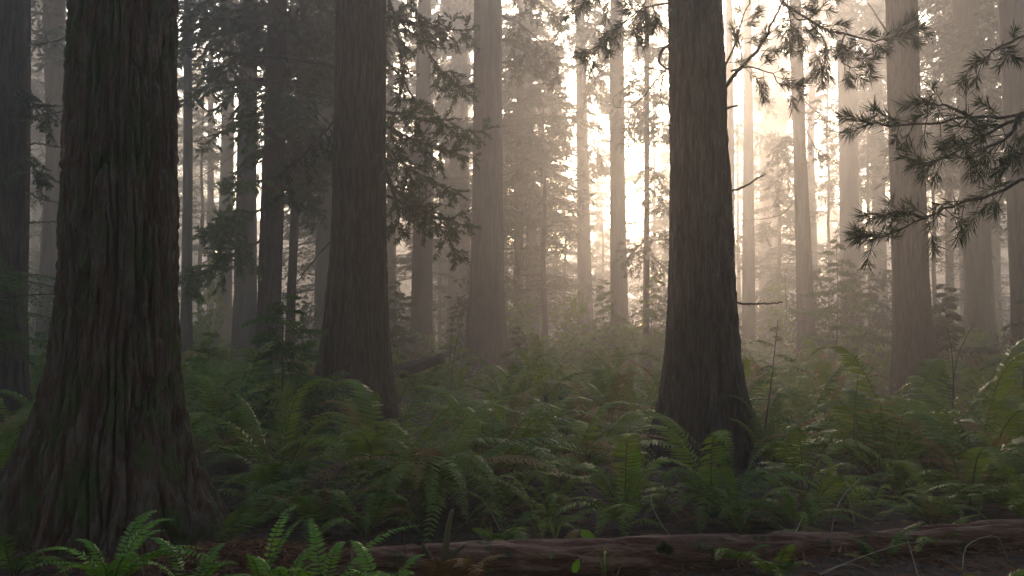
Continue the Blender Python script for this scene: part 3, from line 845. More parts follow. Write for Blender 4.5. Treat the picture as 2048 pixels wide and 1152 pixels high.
fern(1600, 8.9, 'low fern with white stems above the log', [(1520, 940, 0, .35), (1500, 985, -.3, .4), (1640, 1010, -.4, .4), (1690, 960, -.1, .35)], n=7, L=.7, dead=3)
fern(1730, 7.7, 'drooping folded pale frond bent over on a tall bare stalk', [(1785, 978, -.1, .55), (1690, 960, .1, .5)], n=2, L=.4, npair=16)
fern(60, 11.5, 'dim fern in deep shade beside the giant root', [(100, 905, -.3, .2), (10, 925, -.3, .3), (-30, 960, -.5, .4)], n=9, L=.9)
fern(-10, 7.9, 'shaded fern at the dark bottom corner', [(45, 1040, -.1, .3), (60, 1075, -.3, .3)], n=8, L=.6)
fern(640, 8.0, 'low dark fern under the big fronds by the litter pile', [(660, 1000, 0, .3, 'dead'), (600, 1040, -.3, .4), (700, 1060, -.4, .4)], n=8, L=.7, dead=3)
fern(1010, 7.4, 'small grassy fern just behind the log', [(960, 1075, -.3, .3), (1055, 1110, -.6, .5), (1020, 1060, -.1, .3)], n=4, L=.45)
fern(900, 5.9, 'brown withered fern hanging before the fallen log', [(960, 1150, -.5, .3, 'dead'), (920, 1140, -.5, .35, 'dead'), (1010, 1110, -.1, .2, 'dead'), (860, 1120, -.3, .2, 'dead'), (980, 1165, -.6, .2, 'dead')], n=0, dead=3, L=.35, kind='dead', npair=24)
st = fern(1092, 13.0, 'tall fern with upright fronds rising from a bent dark stem', [(1082, 662, 0, .05), (1150, 715, -.1, .15), (1020, 740, -.2, .25), (1180, 745, -.2, .3), (1000, 755, 0, .3), (1065, 720, -.3, .1), (1130, 800, -.6, .3), (1040, 800, -.5, .3)], n=0, z=float(at(1092, 795, 13.0)[2]), npair=36, width=.17)
mb = MB(); sp = smooth_path([at(1150, 905, 13.0), at(1125, 850, 13.0), at(1098, 815, 13.0), at(1091, 792, 13.0)], 12)
mb.tube(sp, np.linspace(.045, .02, 12), 7); mb.obj('stem', M['twig'], st, smooth=True)

# understory of ferns, closer ones with fronds of their own, farther ones as single meshes
occupied = [(G_.location.x, G_.location.y) for G_ in C.objects if G_.parent is None and G_.name.startswith(('fern', 'tree'))]
ordered = sorted([(px_of(TREES[k][0].location.x, TREES[k][1]), TREES[k][1], n) for k, n in
                  [('A', 'mossy giant'), ('B', 'fluted trunk'), ('D', 'lichen trunk'), ('C', 'flared trunk'), ('E', 'ribbed trunk'),
                   ('G', 'sunlit trunk'), ('I', 'clean trunk'), ('P', 'slender trunk')]])


BASES = [(590, 820, 15.0, 838), (1285, 1500, 11.5, 930), (1770, 1880, 24.0, 765), (905, 1030, 32.0, 745), (505, 575, 24.0, 745), (1130, 1275, 46.0, 700)]


def hides_base(px, Yd, h):
    top = 663 - (h - 1.55) / Yd * F
    m = .55 / Yd * F
    return any(l - m < px < r_ + m and Yd < yt + .4 and top < by for l, r_, yt, by in BASES)


def where(px, Yd):
    """say between which trunks, and how deep, a plant stands"""
    l = [o for o in ordered if o[0] < px]; r_ = [o for o in ordered if o[0] >= px]
    dp = 'near the log' if Yd < 10.5 else 'midway back' if Yd < 15 else 'deeper back' if Yd < 22 else 'far in mist'
    if l and r_:
        return f'between the {l[-1][2]} and the {r_[0][2]} {dp}'
    return f'beyond the {(l or r_)[-1 if l else 0][2]} at the frame edge {dp}'


r = np.random.default_rng(101)
cnt = 0
tries = 0
while cnt < 62 and tries < 4000:
    tries += 1
    Yd = r.uniform(8.9, 15.5); px = r.uniform(-60, 2110)
    x = (px - 1024) / F * Yd
    if px < 460 and Yd < 9.5: continue
    if hides_base(px, Yd, .72 if Yd < 11.5 else .8): continue
    if px < 700 and Yd < 8.3: continue
    if any((x - a) ** 2 + (Yd - b) ** 2 < .72 ** 2 for a, b in occupied): continue
    if any(abs(Yd - TREES[k][1]) < .9 and abs(x - TREES[k][0].location.x) < 1.0 for k in 'ADBV'): continue
    occupied.append((x, Yd)); cnt += 1
    w = where(px, Yd)
    L = r.uniform(.75, 1.2)
    fern(px, Yd, 'green sword fern ' + w, n=int(r.integers(8, 12)), L=L, dead=int(r.integers(0, 7)), seed=cnt, group='sword ferns ' + w)
cnt = 0
tries = 0
while cnt < 24 and tries < 4000:
    tries += 1
    Yd = r.uniform(7.35, 9.0); px = r.uniform(480, 2110)
    x = (px - 1024) / F * Yd
    if px < 720 and Yd < 8.2: continue
    if any((x - a) ** 2 + (Yd - b) ** 2 < .36 ** 2 for a, b in occupied): continue
    occupied.append((x, Yd)); cnt += 1
    w = where(px, Yd)
    fern(px, Yd, 'small low fern ' + w, n=int(r.integers(7, 11)), L=r.uniform(.34, .56), dead=int(r.integers(1, 5)), seed=300 + cnt, group='small low ferns ' + w)
cnt = 0
tries = 0
while cnt < 180 and tries < 9000:
    tries += 1
    Yd = 14.5 + 21 * r.random() ** 1.25; px = r.uniform(-40, 2090)
    x = (px - 1024) / F * Yd
    if any((x - a) ** 2 + (Yd - b) ** 2 < .8 ** 2 for a, b in occupied): continue
    if hides_base(px, Yd, .75): continue
    occupied.append((x, Yd)); cnt += 1
    q = r.random()
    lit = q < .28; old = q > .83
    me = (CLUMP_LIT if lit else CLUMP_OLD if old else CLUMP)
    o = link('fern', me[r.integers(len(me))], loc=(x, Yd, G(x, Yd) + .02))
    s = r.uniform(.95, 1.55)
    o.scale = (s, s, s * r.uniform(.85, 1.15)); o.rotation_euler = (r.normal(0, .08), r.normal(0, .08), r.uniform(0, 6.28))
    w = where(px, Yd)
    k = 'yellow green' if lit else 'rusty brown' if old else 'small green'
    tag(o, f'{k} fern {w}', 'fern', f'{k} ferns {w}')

# low leafy ground cover nobody could count
r = np.random.default_rng(55)
mb = MB()
n = 3300
yy = 12.5 + 50 * r.random(n) ** 1.5
xx = (r.uniform(-60, 2110, n) - 1024) / F * yy
keep = ~((yy < 10) & (xx < -1.6)) & ~((np.abs(yy - 7.6) < .8) & (np.abs(xx + 3) < 1.2))
xx, yy = xx[keep], yy[keep]; n = len(xx)
zz = ground(xx, yy)
hh = r.uniform(.10, .38, n) * (1 + sstep(14, 50, yy) * 1.6)
m_ = 14
st_ = r.random((n, m_))
az = r.uniform(0, 6.283, (n, m_)); rad = r.uniform(.03, .32, (n, m_)) * (1 + sstep(14, 50, yy) * 1.5)[:, None]
p = np.stack([xx[:, None] + np.cos(az) * rad, yy[:, None] + np.sin(az) * rad, zz[:, None] + hh[:, None] * st_], -1).reshape(-1, 3)
d = np.stack([np.cos(az), np.sin(az), r.normal(-.1, .4, (n, m_))], -1).reshape(-1, 3)
d = nrm(d) * ((.05 + .05 * r.random(n * m_)) * (1 + sstep(14, 50, yy) * 1.6).repeat(m_))[:, None]
mb.rhombs(p, d, np.linalg.norm(d, axis=1) * .3, nrm(np.cross(d, r.normal(0, .5, d.shape) + [0, 0, 1.0])), 0)
o = mb.obj('ground_cover', [M['leafy']])
tag(o, 'low leafy ground cover under and beyond the ferns', 'ground cover', kind='stuff')

# far thicket of ferns and shrubs that reads as one mass
mb = MB()
for q in range(760):
    Yd = 34 + 115 * r.random() ** 1.3
    x = (r.uniform(-520, 2570) - 1024) / F * Yd
    h = r.uniform(.7, 2.0) + (r.random() < .25) * r.uniform(.5, 2.5)
    w = r.uniform(.7, 1.6)
    k = int(130 + 60 * h)
    u = r.normal(0, .42, (k, 3)); u[:, 2] = np.abs(r.random(k)) ** .7
    u[:, :2] *= (1.15 - u[:, 2:3] * .75)
    pos = np.array([x, Yd, G(x, Yd)]) + u * [w, w, h]
    d = nrm(np.stack([u[:, 0] + r.normal(0, .3, k), u[:, 1] + r.normal(0, .3, k), r.normal(-.1, .3, k)], -1)) * r.uniform(.15, .38, k)[:, None]
    mb.rhombs(pos, d, np.linalg.norm(d, axis=1) * .22, nrm(np.cross(d, r.normal(0, .5, d.shape) + [0, 0, 1.0])), 0 if r.random() < .6 else 1)
tag(mb.obj('undergrowth', [M['needle_far'], M['leafy']]), 'hazy far undergrowth of ferns and shrubs between the trunks', 'undergrowth', kind='stuff')


# ------------------------------------------------------------------ saplings and shrubs
def sapling(base_px, top_px, Yd, label, nb, reach, seed, leaf=.09, mat='hemlock', droop=.25, cat='sapling', lean=0, name='sapling', group=None, ntw=13, nl=11, up=.15, skip=.12):
    r = np.random.default_rng(seed)
    b, tp = at(*base_px, Yd), at(*top_px, Yd)
    b[2] = min(b[2], G(b[0], Yd)) - .03
    t = thing(name, label, cat, b, group)
    P = smooth_path([b, (b * .5 + tp * .5) + r.normal(0, .03, 3), tp], 14)
    H = np.linalg.norm(tp - b)
    mb = MB(); mb.tube(P, np.linspace(.006 + .006 * H, .003, 14), 6); mb.obj('stem', M['twig'], t, smooth=True)
    for k in range(nb):
        f = skip + (1 - skip) * (k + r.random() * .6) / nb
        p = np.array([np.interp(f, np.linspace(0, 1, 14), P[:, i]) for i in range(3)])
        a = k * 2.4 + r.normal(0, .3)
        L = reach * (1.08 - f) ** .8 * r.uniform(.45, 1.2)
        droop_, up_ = droop * r.uniform(.5, 2.2), up + r.normal(0, .22)
        o_ = np.array([math.cos(a), math.sin(a), 0]); s_ = np.array([-o_[1], o_[0], 0])
        wood = MB(); tt = np.linspace(0, 1, 8)
        ax = p + o_ * (L * tt)[:, None] + np.array([0, 0, 1.0]) * (L * (up_ * tt - droop_ * tt ** 2))[:, None]
        wood.tube(ax, np.linspace(.006, .002, 8) * (.6 + L), 3, cap=False)
        t_ = np.linspace(.15, .98, ntw).repeat(2)
        q = p + o_ * (L * t_)[:, None] + np.array([0, 0, 1.0]) * (L * (up_ * t_ - droop_ * t_ ** 2))[:, None]
        sg = np.tile([1, -1], ntw)[:, None]
        td = nrm(o_ * .75 + s_ * sg + r.normal(0, .2, (ntw * 2, 3)) - [0, 0, .3])
        tl = L * .42 * (1.1 - t_) * r.uniform(.7, 1.15, ntw * 2) + .03
        s = np.linspace(.05, 1, nl)
        lp = q[:, None] + td[:, None] * (tl[:, None] * s)[..., None]
        lp[..., 2] -= (.12 * tl[:, None] * s * s)
        sg2 = np.where(np.arange(nl) % 2 == 0, 1, -1)[None, :, None]
        ps = nrm(np.cross(td, [0, 0, 1.0]))[:, None]
        ld = nrm(td[:, None] * .7 + ps * sg2 * .8 + r.normal(0, .3, lp.shape) - [0, 0, .25]).reshape(-1, 3)
        n = len(ld); ln = leaf * (1 - .55 * f * f) * r.uniform(.6, 1.2, n)
        wood.rhombs(lp.reshape(-1, 3), ld * ln[:, None], ln * .17, nrm(np.cross(ld, r.normal(0, .25, (n, 3)) + [0, 0, 1.0])), 1)
        o = wood.mesh('bough', [M['twig'], M[mat]])
        link('bough', o, t)
    return t





sapling((560, 800), (566, 585), 12.5, 'young hemlock with flat layered boughs before the slender dark trunk', 30, 1.4, 1, leaf=.10)
sapling((1520, 815), (1556, 640), 11.8, 'skinny conifer seedling leaning beside the lichen footed trunk', 12, .62, 2, leaf=.05, ntw=9)
sapling((1668, 720), (1672, 470), 30.0, 'leafy young conifer in front of the broad pale trunk', 26, 1.7, 3, leaf=.2, mat='hemlock')
sapling((1740, 700), (1738, 520), 36.0, 'bushy sapling filling the gap near the ribbed brown trunk', 22, 1.9, 4, leaf=.2, mat='needle_far')
sapling((1900, 730), (1888, 560), 27.0, 'leafy shrub beside the split edged pale trunk', 20, 1.3, 5, leaf=.22, mat='needle_far')
sapling((2040, 720), (2052, 590), 17.0, 'dark twiggy shrub leaning in from the frame edge', 18, 1.3, 6, leaf=.09, mat='needle', up=.05)
sapling((1240, 720), (1205, 560), 36.0, 'bright leafy shrub glowing between two hazy trunks', 22, 1.6, 7, leaf=.22, mat='leafy')
sapling((1300, 715), (1310, 545), 33.0, 'yellow green shrub behind the thin pole trunk', 20, 1.5, 8, leaf=.22, mat='leafy')
sapling((1030, 720), (1035, 648), 26.0, 'small dark broadleaf bush at the flank of the flared trunk', 16, .75, 9, leaf=.16, mat='needle_far')
sapling((1650, 690), (1655, 610), 44.0, 'sunlit yellow bush beside the clean trunk in the gap', 18, 2.0, 10, leaf=.3, mat='leafy')
sapling((410, 760), (420, 660), 20.0, 'light green bush past the mossy giant', 18, 1.0, 11, leaf=.15, mat='leafy')

sapling((100, 790), (95, 640), 17.0, 'dim olive shrub between the edge trunk and the giant', 20, 1.25, 13, leaf=.10, mat='hemlock')
sapling((890, 730), (905, 640), 22.0, 'slim leafy sapling beside the leaning dead log', 14, .6, 14, leaf=.10, mat='leafy')
sapling((800, 740), (790, 560), 30.0, 'feathery young hemlock in haze by the fluted trunk', 22, 1.3, 15, leaf=.16, mat='needle_far')
sapling((-55, 1010), (-70, 470), 8.6, 'fresh green hemlock whose sprays reach in before the edge trunk', 26, 2.7, 16, leaf=.055, ntw=16, nl=16, skip=.62, up=.05)

# layered young hemlocks in the mist
yl = [((1058, 690), 60.0, 17, 'veiled fir of layered boughs in the bright mist at the centre', 0), ((830, 700), 50.0, 12, 'misty young fir behind the hanging boughs', 1),
      ((1130, 690), 68.0, 11, 'pale young fir beneath the glow', 2), ((1560, 690), 56.0, 13, 'misty young fir beyond the lichen footed trunk', 0),
      ((1870, 690), 52.0, 15, 'grey young fir behind the ribbed brown trunk', 1), ((400, 700), 52.0, 15, 'dim young fir behind the bare twigs', 2),
      ((640, 700), 46.0, 17, 'shadowy young fir along the fluted trunk edge', 0), ((150, 700), 48.0, 16, 'gloomy young fir behind the mossy giant', 1),
      ((2000, 690), 60.0, 14, 'pale young fir near the picture edge', 2), ((30, 700), 44.0, 15, 'gloomy young fir behind the cut off edge trunk', 2),
      ((1330, 690), 64.0, 10, 'faint young fir below the sun', 1), ((900, 690), 72.0, 16, 'very faint young fir beside the flared hazy trunk', 0),
      ((1088, 690), 47.0, 15.5, 'dusky young fir with heavy boughs beside the veiled central one', 1), ((1030, 690), 70.0, 20, 'tall ghostly young fir behind the veiled central one', 2), ((1112, 690), 84.0, 19, 'ghostly young fir left of the white glow', 2), ((1172, 690), 92.0, 18, 'ghostly young fir right under the white glow', 1), ((1206, 690), 78.0, 15, 'ghostly young fir just beside the sunlit grey trunk', 0),
      ((1012, 690), 76.0, 30, 'tall misty fir whose boughs brush the flared hazy trunk', 2), ((1082, 690), 82.0, 31, 'tall pale fir left of the sun glow reaching out of frame', 0),
      ((1310, 690), 72.0, 29, 'tall misty fir between the thin pole and the lichen footed trunk', 1), ((1478, 690), 70.0, 28, 'tall misty fir behind the slim hazy trunk', 2),
      ((1555, 690), 80.0, 30, 'tall pale fir in the gap before the clean trunk', 0), ((1660, 690), 76.0, 30, 'tall pale fir behind the clean trunk in the gap', 1),
      ((1740, 690), 66.0, 27, 'tall misty fir beside the ribbed brown trunk', 2), ((880, 690), 70.0, 29, 'tall misty fir behind the drooping boughs of the fluted trunk', 1)]
for (px, py), Yd, H, lab, k in yl:
    x = (px - 1024) / F * Yd
    t = thing('young_fir', lab, 'tree', (x, Yd, G(x, Yd) - .1))
    mb = MB(); zz = np.linspace(0, H, 10)
    mb.tube(np.stack([.06 * np.sin(zz), .06 * np.cos(zz * .7), zz], -1), np.linspace(.16, .03, 10), 8)
    link('trunk', mb.mesh('trunk', [M['bark_far']], True), t, loc=(0, 0, 0))
    o = link('crown', YOUNG[k], t, loc=(0, 0, 0)); o.scale = (1.35, 1.35, H / (15 + 2 * k)) if H < 25 else (1.5, 1.5, H / (15 + 2 * k)); o.rotation_euler = (0, 0, px * .37)

# far trees of the same kinds, too faint to tell apart
mb = MB(); zz = np.linspace(-.2, 30, 14)
mb.tube(np.stack([.1 * np.sin(zz * .3), .1 * np.cos(zz * .2), zz], -1), np.interp(zz, [-.2, 1, 4, 30], [.62, .48, .42, .16]), 14)
FT = mb.mesh('trunk', [M['bark_far']], True)
r = np.random.default_rng(77)
cnt = 0; taken = [(TREES[k][0].location.x, TREES[k][1]) for k in TREES]
SUNX = 1250
while cnt < 100:
    Yd = r.uniform(42, 80) if cnt < 28 else 80 + 105 * r.random() ** .9
    px = r.uniform(-420, 2470)
    x = (px - 1024) / F * Yd
    if abs(px - 1160) < 85 and r.random() < .88: continue
    if 960 < px < 1700 and Yd < 85 and r.random() < .5: continue
    if any((x - a) ** 2 + (Yd - b) ** 2 < 2.8 ** 2 for a, b in taken): continue
    taken.append((x, Yd)); cnt += 1
    t = thing('far_tree', 'faint far conifer nearly lost in the mist behind the others', 'tree', (x, Yd, G(x, Yd)), 'far conifers in the mist')
    s = r.uniform(.5, 1.1)
    o = link('trunk', FT, t, loc=(0, 0, 0)); o.scale = (s, s, 1); o.rotation_euler = (r.normal(0, .012), r.normal(0, .012), r.uniform(0, 6))
    high = r.random() < (.55 if px > 820 else .6)
    o = link('crown', HIGH if high else CROWNS[r.integers(4)], t, loc=(0, 0, 0)); s = r.uniform(.85, 1.25)
    o.scale = (s, s, r.uniform(.85, 1.03)); o.rotation_euler = (0, 0, r.uniform(0, 6))

# unseen wood beside and behind the camera, added as one mass to shade the foreground
mb = MB()
r = np.random.default_rng(78)
spots = []
while len(spots) < 80:
    x = r.uniform(-42, 42); y = r.uniform(-24, 60) if len(spots) > 34 else r.uniform(-22, -4)
    px = px_of(x, y) if y > 1 else 9999
    if y > 2 and (-600 if y < 25 else -250) < px < (2700 if y < 25 else 2350): continue
    if abs(x) < 15 and -4 < y < 30: continue
    if any((x - a) ** 2 + (y - b) ** 2 < 6.5 for a, b in spots): continue
    spots.append((x, y))
for x, y in spots:
    zz = np.linspace(-.2, 28, 8)
    g = G(x, y)
    mb.tube(np.stack([x + 0 * zz, y + 0 * zz, zz + g], -1), np.interp(zz, [-.2, 1, 28], [.6, .42, .1]), 10, 2)
    crown_geo(mb, r.uniform(.5, 3) if y < 2 else r.uniform(4, 8), 28, 56, 4.4, 12, 6, .6, r, base=(x, y))
tag(mb.obj('forest', [M['needle_far'], M['twig'], M['bark_far']]), 'unseen surrounding conifers added to shade the foreground', 'forest', kind='stuff')

mb = MB()
r = np.random.default_rng(79)
for q in range(230):
    y = r.uniform(135, 218); x = (q + r.uniform(-.5, .5)) / 230 * 260 - 130
    sun = math.exp(-((px_of(x, y) - 1180) / 130) ** 2)
    h = r.uniform(16, 27) * (1 - .12 * sun) * (.62 + .38 * y / 218)
    g = G(x, y); zz = np.linspace(-.2, h, 6)
    mb.tube(np.stack([x + 0 * zz, y + 0 * zz, zz + g], -1), np.interp(zz, [-.2, 1, h], [.5, .35, .05]), 8, 2)
    crown_geo(mb, .5, h, 50, 4.4, 10, 6, 1.15, r, base=(x, y), low=.95)
tag(mb.obj('far_forest', [M['needle_far'], M['twig'], M['bark_far']]), 'far wall of conifers closing the view in the mist', 'forest', kind='stuff')

# ------------------------------------------------------------------ logs, litter, stalks
def log(pix, Yd0, Yd1, rad, label, seed, mat='log', seg=40, n=150, lift=None):
    pts = [at(px, py, Yd0 + (Yd1 - Yd0) * f) for (px, py), f in zip(pix, np.linspace(0, 1, len(pix)))]
    P = smooth_path(pts, n)
    if lift is not None: P[:, 2] += lift
    rr = np.interp(np.linspace(0, 1, n), np.linspace(0, 1, len(rad)), rad)
    t = thing('fallen_log', label, 'log', P[0])
    T = nrm(np.gradient(P, axis=0)); A = nrm(np.cross(T, [0, 0, 1.0])); B = np.cross(T, A)
    th = np.linspace(0, 2 * np.pi, seg, endpoint=False)
    s = np.linspace(0, np.linalg.norm(P[-1] - P[0]), n)
    TH, S_ = np.meshgrid(th, s)
    k = rr[0] / .05
    a = noise(np.cos(TH) * k + seed, np.sin(TH) * k, S_ / .5); b = noise(np.cos(TH) * k * 2, np.sin(TH) * k * 2 + seed, S_ / .16)
    big = noise(np.cos(TH) * .8 + seed, np.sin(TH) * .8, S_ / .7)
    RR = rr[:, None] * (1 + .13 * big) + .026 * (sstep(0, .3, np.abs(a)) - .6) + .016 * b
    V = P[:, None] + A[:, None] * (np.cos(TH) * RR)[..., None] + B[:, None] * (np.sin(TH) * RR)[..., None]
    i = np.arange(n - 1)[:, None] * seg; j = np.arange(seg)[None, :]; kk = (j + 1) % seg
    mb = MB(); mb.add(V, np.stack([i + j, i + kk, i + seg + kk, i + seg + j], -1).reshape(-1, 4))
    for e, idx in ((0, 0), (n - 1, 1)):
        ring = np.arange(seg) + e * seg
        mb.add(P[e][None], np.zeros((0, 3), int)); c = mb.n - 1
        f = np.stack([ring, np.roll(ring, -1), np.full(seg, c)], -1)
        mb.f.append((f if idx else f[:, ::-1], 0))
    mb.obj('bole', M[mat], t, smooth=True)
    return t, P, rr


lg, LP, LR = log([(705, 1126), (900, 1122), (1200, 1116), (1500, 1105), (1800, 1088), (2100, 1064), (2300, 1052)], 6.2, 7.2, [.085, .10, .11, .11, .10, .09, .08],
                 'long reddish rotting log lying across the bottom foreground', 3, n=260)
mb = MB(); rr_ = np.random.default_rng(5)
for px, py in [(1328, 1092), (1334, 1098), (1322, 1099), (1340, 1103)]:
    c = at(px, py, 6.42); d = nrm(rr_.normal(0, 1, (120, 3))) * .035
    mb.rhombs(np.repeat(c[None], 120, 0), d, .007, nrm(np.cross(d, rr_.normal(0, 1, d.shape))))
m = mb.obj('moss_tuft', M['moss'], lg)
log([(765, 752), (800, 742), (850, 726), (884, 716)], 19.0, 18.4, [.11, .12, .10, .09], 'dark dead log slanting up out of the ferns by the fluted trunk', 7, mat='twig', n=60, seg=24)
log([(1120, 792), (1160, 790), (1200, 804), (1230, 820)], 15.0, 14.6, [.05, .05, .045, .03], 'thin fallen branch lying among ferns behind the stemmed fern', 8, mat='twig', n=50, seg=18)

r = np.random.default_rng(9)
mb = MB(); n = 5200
xx = r.normal(-1.75, .55, n); yy = r.normal(6.75, .42, n)
zz = ground(xx, yy) + .02 + .16 * np.exp(-((xx + 1.75) / .6) ** 2 - ((yy - 6.75) / .5) ** 2) * r.random(n) ** .4
az = r.uniform(0, 6.283, n); d = nrm(np.stack([np.cos(az), np.sin(az), r.normal(.05, .22, n)], -1)) * r.uniform(.03, .16, n)[:, None]
mb.rhombs(np.stack([xx, yy, zz], -1), d, r.uniform(.003, .009, n), nrm(np.cross(d, r.normal(0, .6, d.shape) + [0, 0, 1.0])))
n = 26000
xx = r.uniform(-8, 8, n); yy = 4.8 + 13 * r.random(n) ** 1.3; zz = ground(xx, yy) + .012 + .03 * r.random(n)
az = r.uniform(0, 6.283, n); d = nrm(np.stack([np.cos(az), np.sin(az), r.normal(.05, .2, n)], -1)) * r.uniform(.03, .14, n)[:, None]
mb.rhombs(np.stack([xx, yy, zz], -1), d, r.uniform(.003, .010, n), nrm(np.cross(d, r.normal(0, .6, d.shape) + [0, 0, 1.0])))
n = 12000
xx = r.uniform(-5, 5, n); yy = 4.6 + 2.6 * r.random(n); zz = ground(xx, yy) + .01 + .05 * r.random(n) ** 2
az = r.uniform(0, 6.283, n); d = nrm(np.stack([np.cos(az), np.sin(az), r.normal(.08, .3, n)], -1)) * r.uniform(.03, .2, n)[:, None]
mb.rhombs(np.stack([xx, yy, zz], -1), d, r.uniform(.002, .008, n), nrm(np.cross(d, r.normal(0, .6, d.shape) + [0, 0, 1.0])))
tag(mb.obj('litter', M['litter']), 'reddish brown litter of dead fern and twigs heaped beside the giant', 'litter', kind='stuff')

# mossy forked stalk, dry curved stems, thin black stems, single leaves
t = thing('stalk', 'thick yellow green forked stalk standing before the log', 'plant', at(880, 1150, 5.9))
for pth, a, b in [([(885, 1160), (890, 1110), (896, 1060), (905, 1020)], .03, .012), ([(880, 1160), (862, 1120), (845, 1088)], .024, .010), ([(888, 1150), (905, 1110), (930, 1090)], .018, .009)]:
    mb = MB(); mb.tube(smooth_path([at(*q, 5.9) for q in pth], 12), np.linspace(a, b, 12), 9); mb.obj('stem', M['stalk'], t, smooth=True)
stems = [
    ('pale dry stem arching to the folded frond', [(1662, 1070), (1672, 1020), (1692, 985), (1722, 955)], 7.3, .005, 'dry'),
    ('pale thin stem bending over beside the folded frond', [(1710, 1056), (1704, 1020), (1690, 985), (1650, 972)], 7.35, .004, 'dry'),
    ('straw coloured stem leaning near the dark green fern', [(1345, 1080), (1318, 1040), (1304, 1010), (1302, 992)], 7.2, .005, 'dry'),
    ('bleached twig propped against the log near the hanging fern', [(1590, 1068), (1600, 1045), (1610, 1025)], 7.0, .006, 'dry'),
    ('curved pale tendril looping over the log end', [(1924, 1140), (1935, 1090), (1990, 1072), (2010, 1105), (2016, 1122)], 6.0, .003, 'dry'),
    ('thin pale tendril crossing under the log', [(1640, 1146), (1740, 1108), (1820, 1085), (1890, 1082)], 6.0, .003, 'dry'),
    ('long pale grass stem slanting before the log', [(1836, 1152), (1824, 1110), (1815, 1080)], 5.9, .004, 'dry'),
    ('low arching pale twig in the dark under the log', [(1640, 1150), (1700, 1128), (1760, 1152)], 5.9, .003, 'dry'),
    ('tall black bare stem rising through the arching fern', [(1703, 980), (1706, 900), (1710, 820), (1716, 750)], 9.4, .008, 'twig'),
    ('black bare stem with a curved top near the ribbed trunk', [(1906, 840), (1907, 760), (1920, 700), (1948, 645)], 11.0, .007, 'twig'),
    ('thin dark stem bowing beside the curved topped one', [(1908, 800), (1905, 720), (1898, 670), (1884, 640)], 11.1, .006, 'twig'),
    ('short black stem among the tan withered fronds', [(1944, 1010), (1940, 950), (1938, 880), (1936, 860)], 8.7, .009, 'twig'),
    ('wiry dark stem between the flared trunk and the fluted one', [(900, 790), (905, 740), (912, 690), (922, 650)], 17.0, .009, 'twig'),
    ('fine leafless stem in front of the clean trunk gap', [(1573, 640), (1572, 590), (1571, 545), (1588, 500)], 22.0, .006, 'twig'),
    ('red brown dry spray drooping before the log', [(805, 1060), (810, 1100), (808, 1150)], 5.95, .004, 'litter'),
    ('thin stem leaning among the largest fern fronds', [(1000, 1060), (985, 1030), (960, 990)], 7.6, .003, 'dry'),
]
for lab, pth, Yd, w, mt in stems:
    P = smooth_path([at(*q, Yd + .1 * i_) for i_, q in enumerate(pth)], 14)
    o_ = MB(); o_.tube(P, np.linspace(w, w * .45, 14), 6)
    e = thing('stem', lab, 'stem', P[0]); e.name = 'bare_stem'
    o_.obj('stalk', M[mt], e, smooth=True)


def blade(pts, Yd, w, label, mat, cat='leaf'):
    P = smooth_path([at(*q, Yd) for q in pts], 10)
    e = thing('broad_leaf', label, cat, P[0])
    T = nrm(np.gradient(P, axis=0)); S = nrm(np.cross(T, [.25, -1, .35]))
    pr = np.sin(np.linspace(.12, 1, 10) * np.pi)[:, None] ** .8 * w + .002
    fold = np.array([0, -.25, -.12]) * pr
    V = np.stack([P + S * pr, P - fold * .5, P - S * pr], 1).reshape(-1, 3)
    f = []
    for k in range(9):
        for s in (0, 1):
            f.append([k * 3 + s, k * 3 + s + 1, k * 3 + s + 4, k * 3 + s + 3])
    mb = MB(); mb.add(V, np.array(f)); mb.obj('blade', M[mat], e, smooth=True)


blade([(1162, 1064), (1178, 1074), (1192, 1092)], 6.9, .035, 'single bright yellow green leaf standing behind the log', 'fern_fresh')
blade([(945, 1058), (965, 1064), (985, 1072)], 6.9, .018, 'narrow green leaf lying by the small grassy fern', 'fern')
blade([(2010, 900), (2012, 880), (2013, 864)], 8.6, .022, 'upright tan dead leaf near the tan withered frond', 'fern_dead')
blade([(1985, 892), (1996, 882), (2004, 872)], 8.6, .018, 'slanting tan dead leaf beside the upright one', 'fern_dead')
blade([(1148, 1145), (1152, 1132), (1158, 1118)], 5.8, .02, 'little green leaf in front of the log face', 'fern_fresh')
r = np.random.default_rng(31)
for k, (px, py, Yd) in enumerate([(985, 1090, 6.7), (1110, 1085, 6.8), (1210, 1150, 5.7)]):
    b = at(px, py, Yd); b[2] = min(b[2], b[2])
    e = thing('grass_tuft', ['green grass tuft just over the log by the grassy fern', 'thin grass tuft between the grassy fern and the upright one', 'small grass tuft below the log face'][k], 'grass tuft', b)
    for q in range(9):
        a = r.uniform(0, 6.28); l = r.uniform(.12, .3)
        pts = np.array([b, b + [math.cos(a) * l * .3, math.sin(a) * l * .3, l * .6], b + [math.cos(a) * l, math.sin(a) * l, l * .45]])
        P = smooth_path(pts, 8); S = nrm(np.cross(np.gradient(P, axis=0), [0, 0, 1.0])); w = np.linspace(.006, .001, 8)[:, None]
        mb = MB(); V = np.stack([P + S * w, P - S * w], 1).reshape(-1, 3)
        mb.add(V, np.array([[2 * i_, 2 * i_ + 1, 2 * i_ + 3, 2 * i_ + 2] for i_ in range(7)])); mb.obj('blade', M['fern'], e)

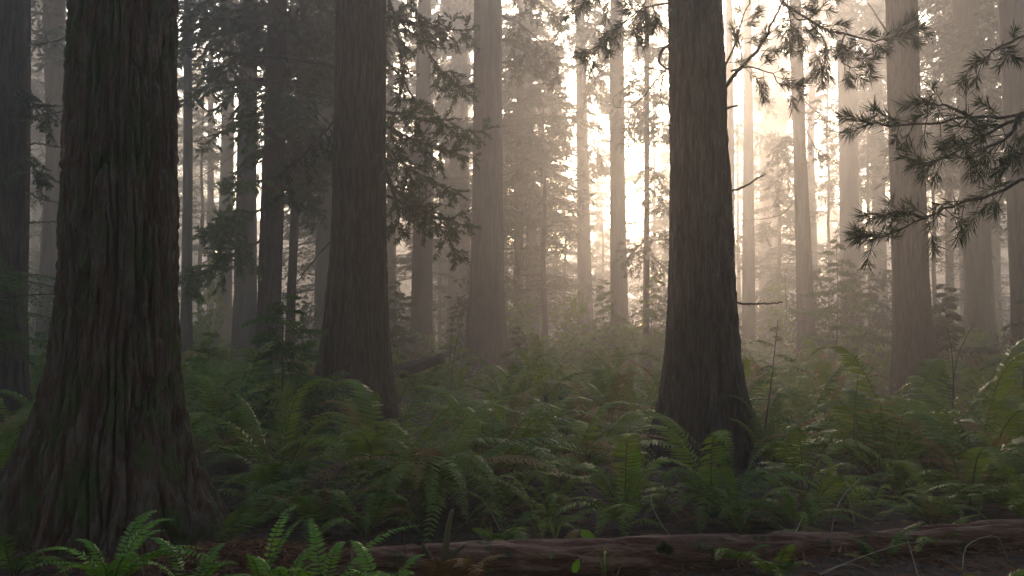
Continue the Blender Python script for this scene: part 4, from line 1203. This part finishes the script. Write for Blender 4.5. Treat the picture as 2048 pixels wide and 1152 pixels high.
# ------------------------------------------------------------------ haze
HAZE_D, HAZE_G = 0.0066, 0.81
mb = MB()
x0, x1, y0, y1, z0, z1 = -152, 152, -27, 228, -2.2, 34
mb.add([(x0, y0, z0), (x1, y0, z0), (x1, y1, z0), (x0, y1, z0), (x0, y0, z1), (x1, y0, z1), (x1, y1, z1), (x0, y1, z1)],
       [[0, 3, 2, 1], [4, 5, 6, 7], [0, 1, 5, 4], [1, 2, 6, 5], [2, 3, 7, 6], [3, 0, 4, 7]])
hm = bpy.data.materials.new('haze'); hm.use_nodes = True
nt = hm.node_tree; nt.nodes.remove(nt.nodes['Principled BSDF'])
pv = nt.nodes.new('ShaderNodeVolumePrincipled')
pv.inputs['Color'].default_value = (.95, .92, .905, 1); pv.inputs['Density'].default_value = HAZE_D
pv.inputs['Anisotropy'].default_value = HAZE_G; pv.inputs['Density Attribute'].default_value = ''
nt.links.new(pv.outputs[0], nt.nodes['Material Output'].inputs['Volume'])
hz = mb.obj('haze', hm); tag(hz, 'morning mist filling the forest', 'haze', kind='stuff')

# ------------------------------------------------------------------ light
sd = at(1228, 200, 100.0) - CAM
sd /= np.linalg.norm(sd)
elev = math.asin(sd[2]); azim = math.atan2(sd[0], sd[1])
w = bpy.data.worlds.new('World'); SC.world = w; w.use_nodes = True
nt = w.node_tree
sky = nt.nodes.new('ShaderNodeTexSky'); sky.sky_type = 'NISHITA'; sky.sun_disc = False
sky.sun_elevation = elev; sky.sun_rotation = azim; sky.air_density = 1.0; sky.dust_density = 1.5
nt.links.new(sky.outputs[0], nt.nodes['Background'].inputs['Color'])
nt.nodes['Background'].inputs['Strength'].default_value = 0.15
sl = bpy.data.lights.new('sun', 'SUN'); sl.energy = 1.5; sl.angle = R(10.0); sl.color = (1.0, .74, .53)
so = bpy.data.objects.new('sun', sl); C.objects.link(so)
from mathutils import Vector
so.rotation_euler = Vector(tuple(sd)).to_track_quat('Z', 'Y').to_euler()
so.location = (0, 0, 60)

# ------------------------------------------------------------------ camera and render
cd = bpy.data.cameras.new('camera'); cd.lens = 35; cd.sensor_width = 36; cd.clip_end = 1000; cd.clip_start = .05
co = bpy.data.objects.new('camera', cd); C.objects.link(co)
co.location = tuple(CAM); co.rotation_euler = (math.pi / 2 + PITCH, 0, 0)
SC.camera = co
SC.view_settings.view_transform = 'Standard'; SC.view_settings.look = 'None'; SC.view_settings.gamma = 1
SC.view_settings.exposure = 1.7
cy = SC.cycles
cy.use_denoising = True
cy.max_bounces = 8; cy.diffuse_bounces = 3; cy.glossy_bounces = 2; cy.transmission_bounces = 3; cy.volume_bounces = 2; cy.transparent_max_bounces = 8
cy.sample_clamp_indirect = 4.0
cy.use_adaptive_sampling = False
SC.render.use_persistent_data = False
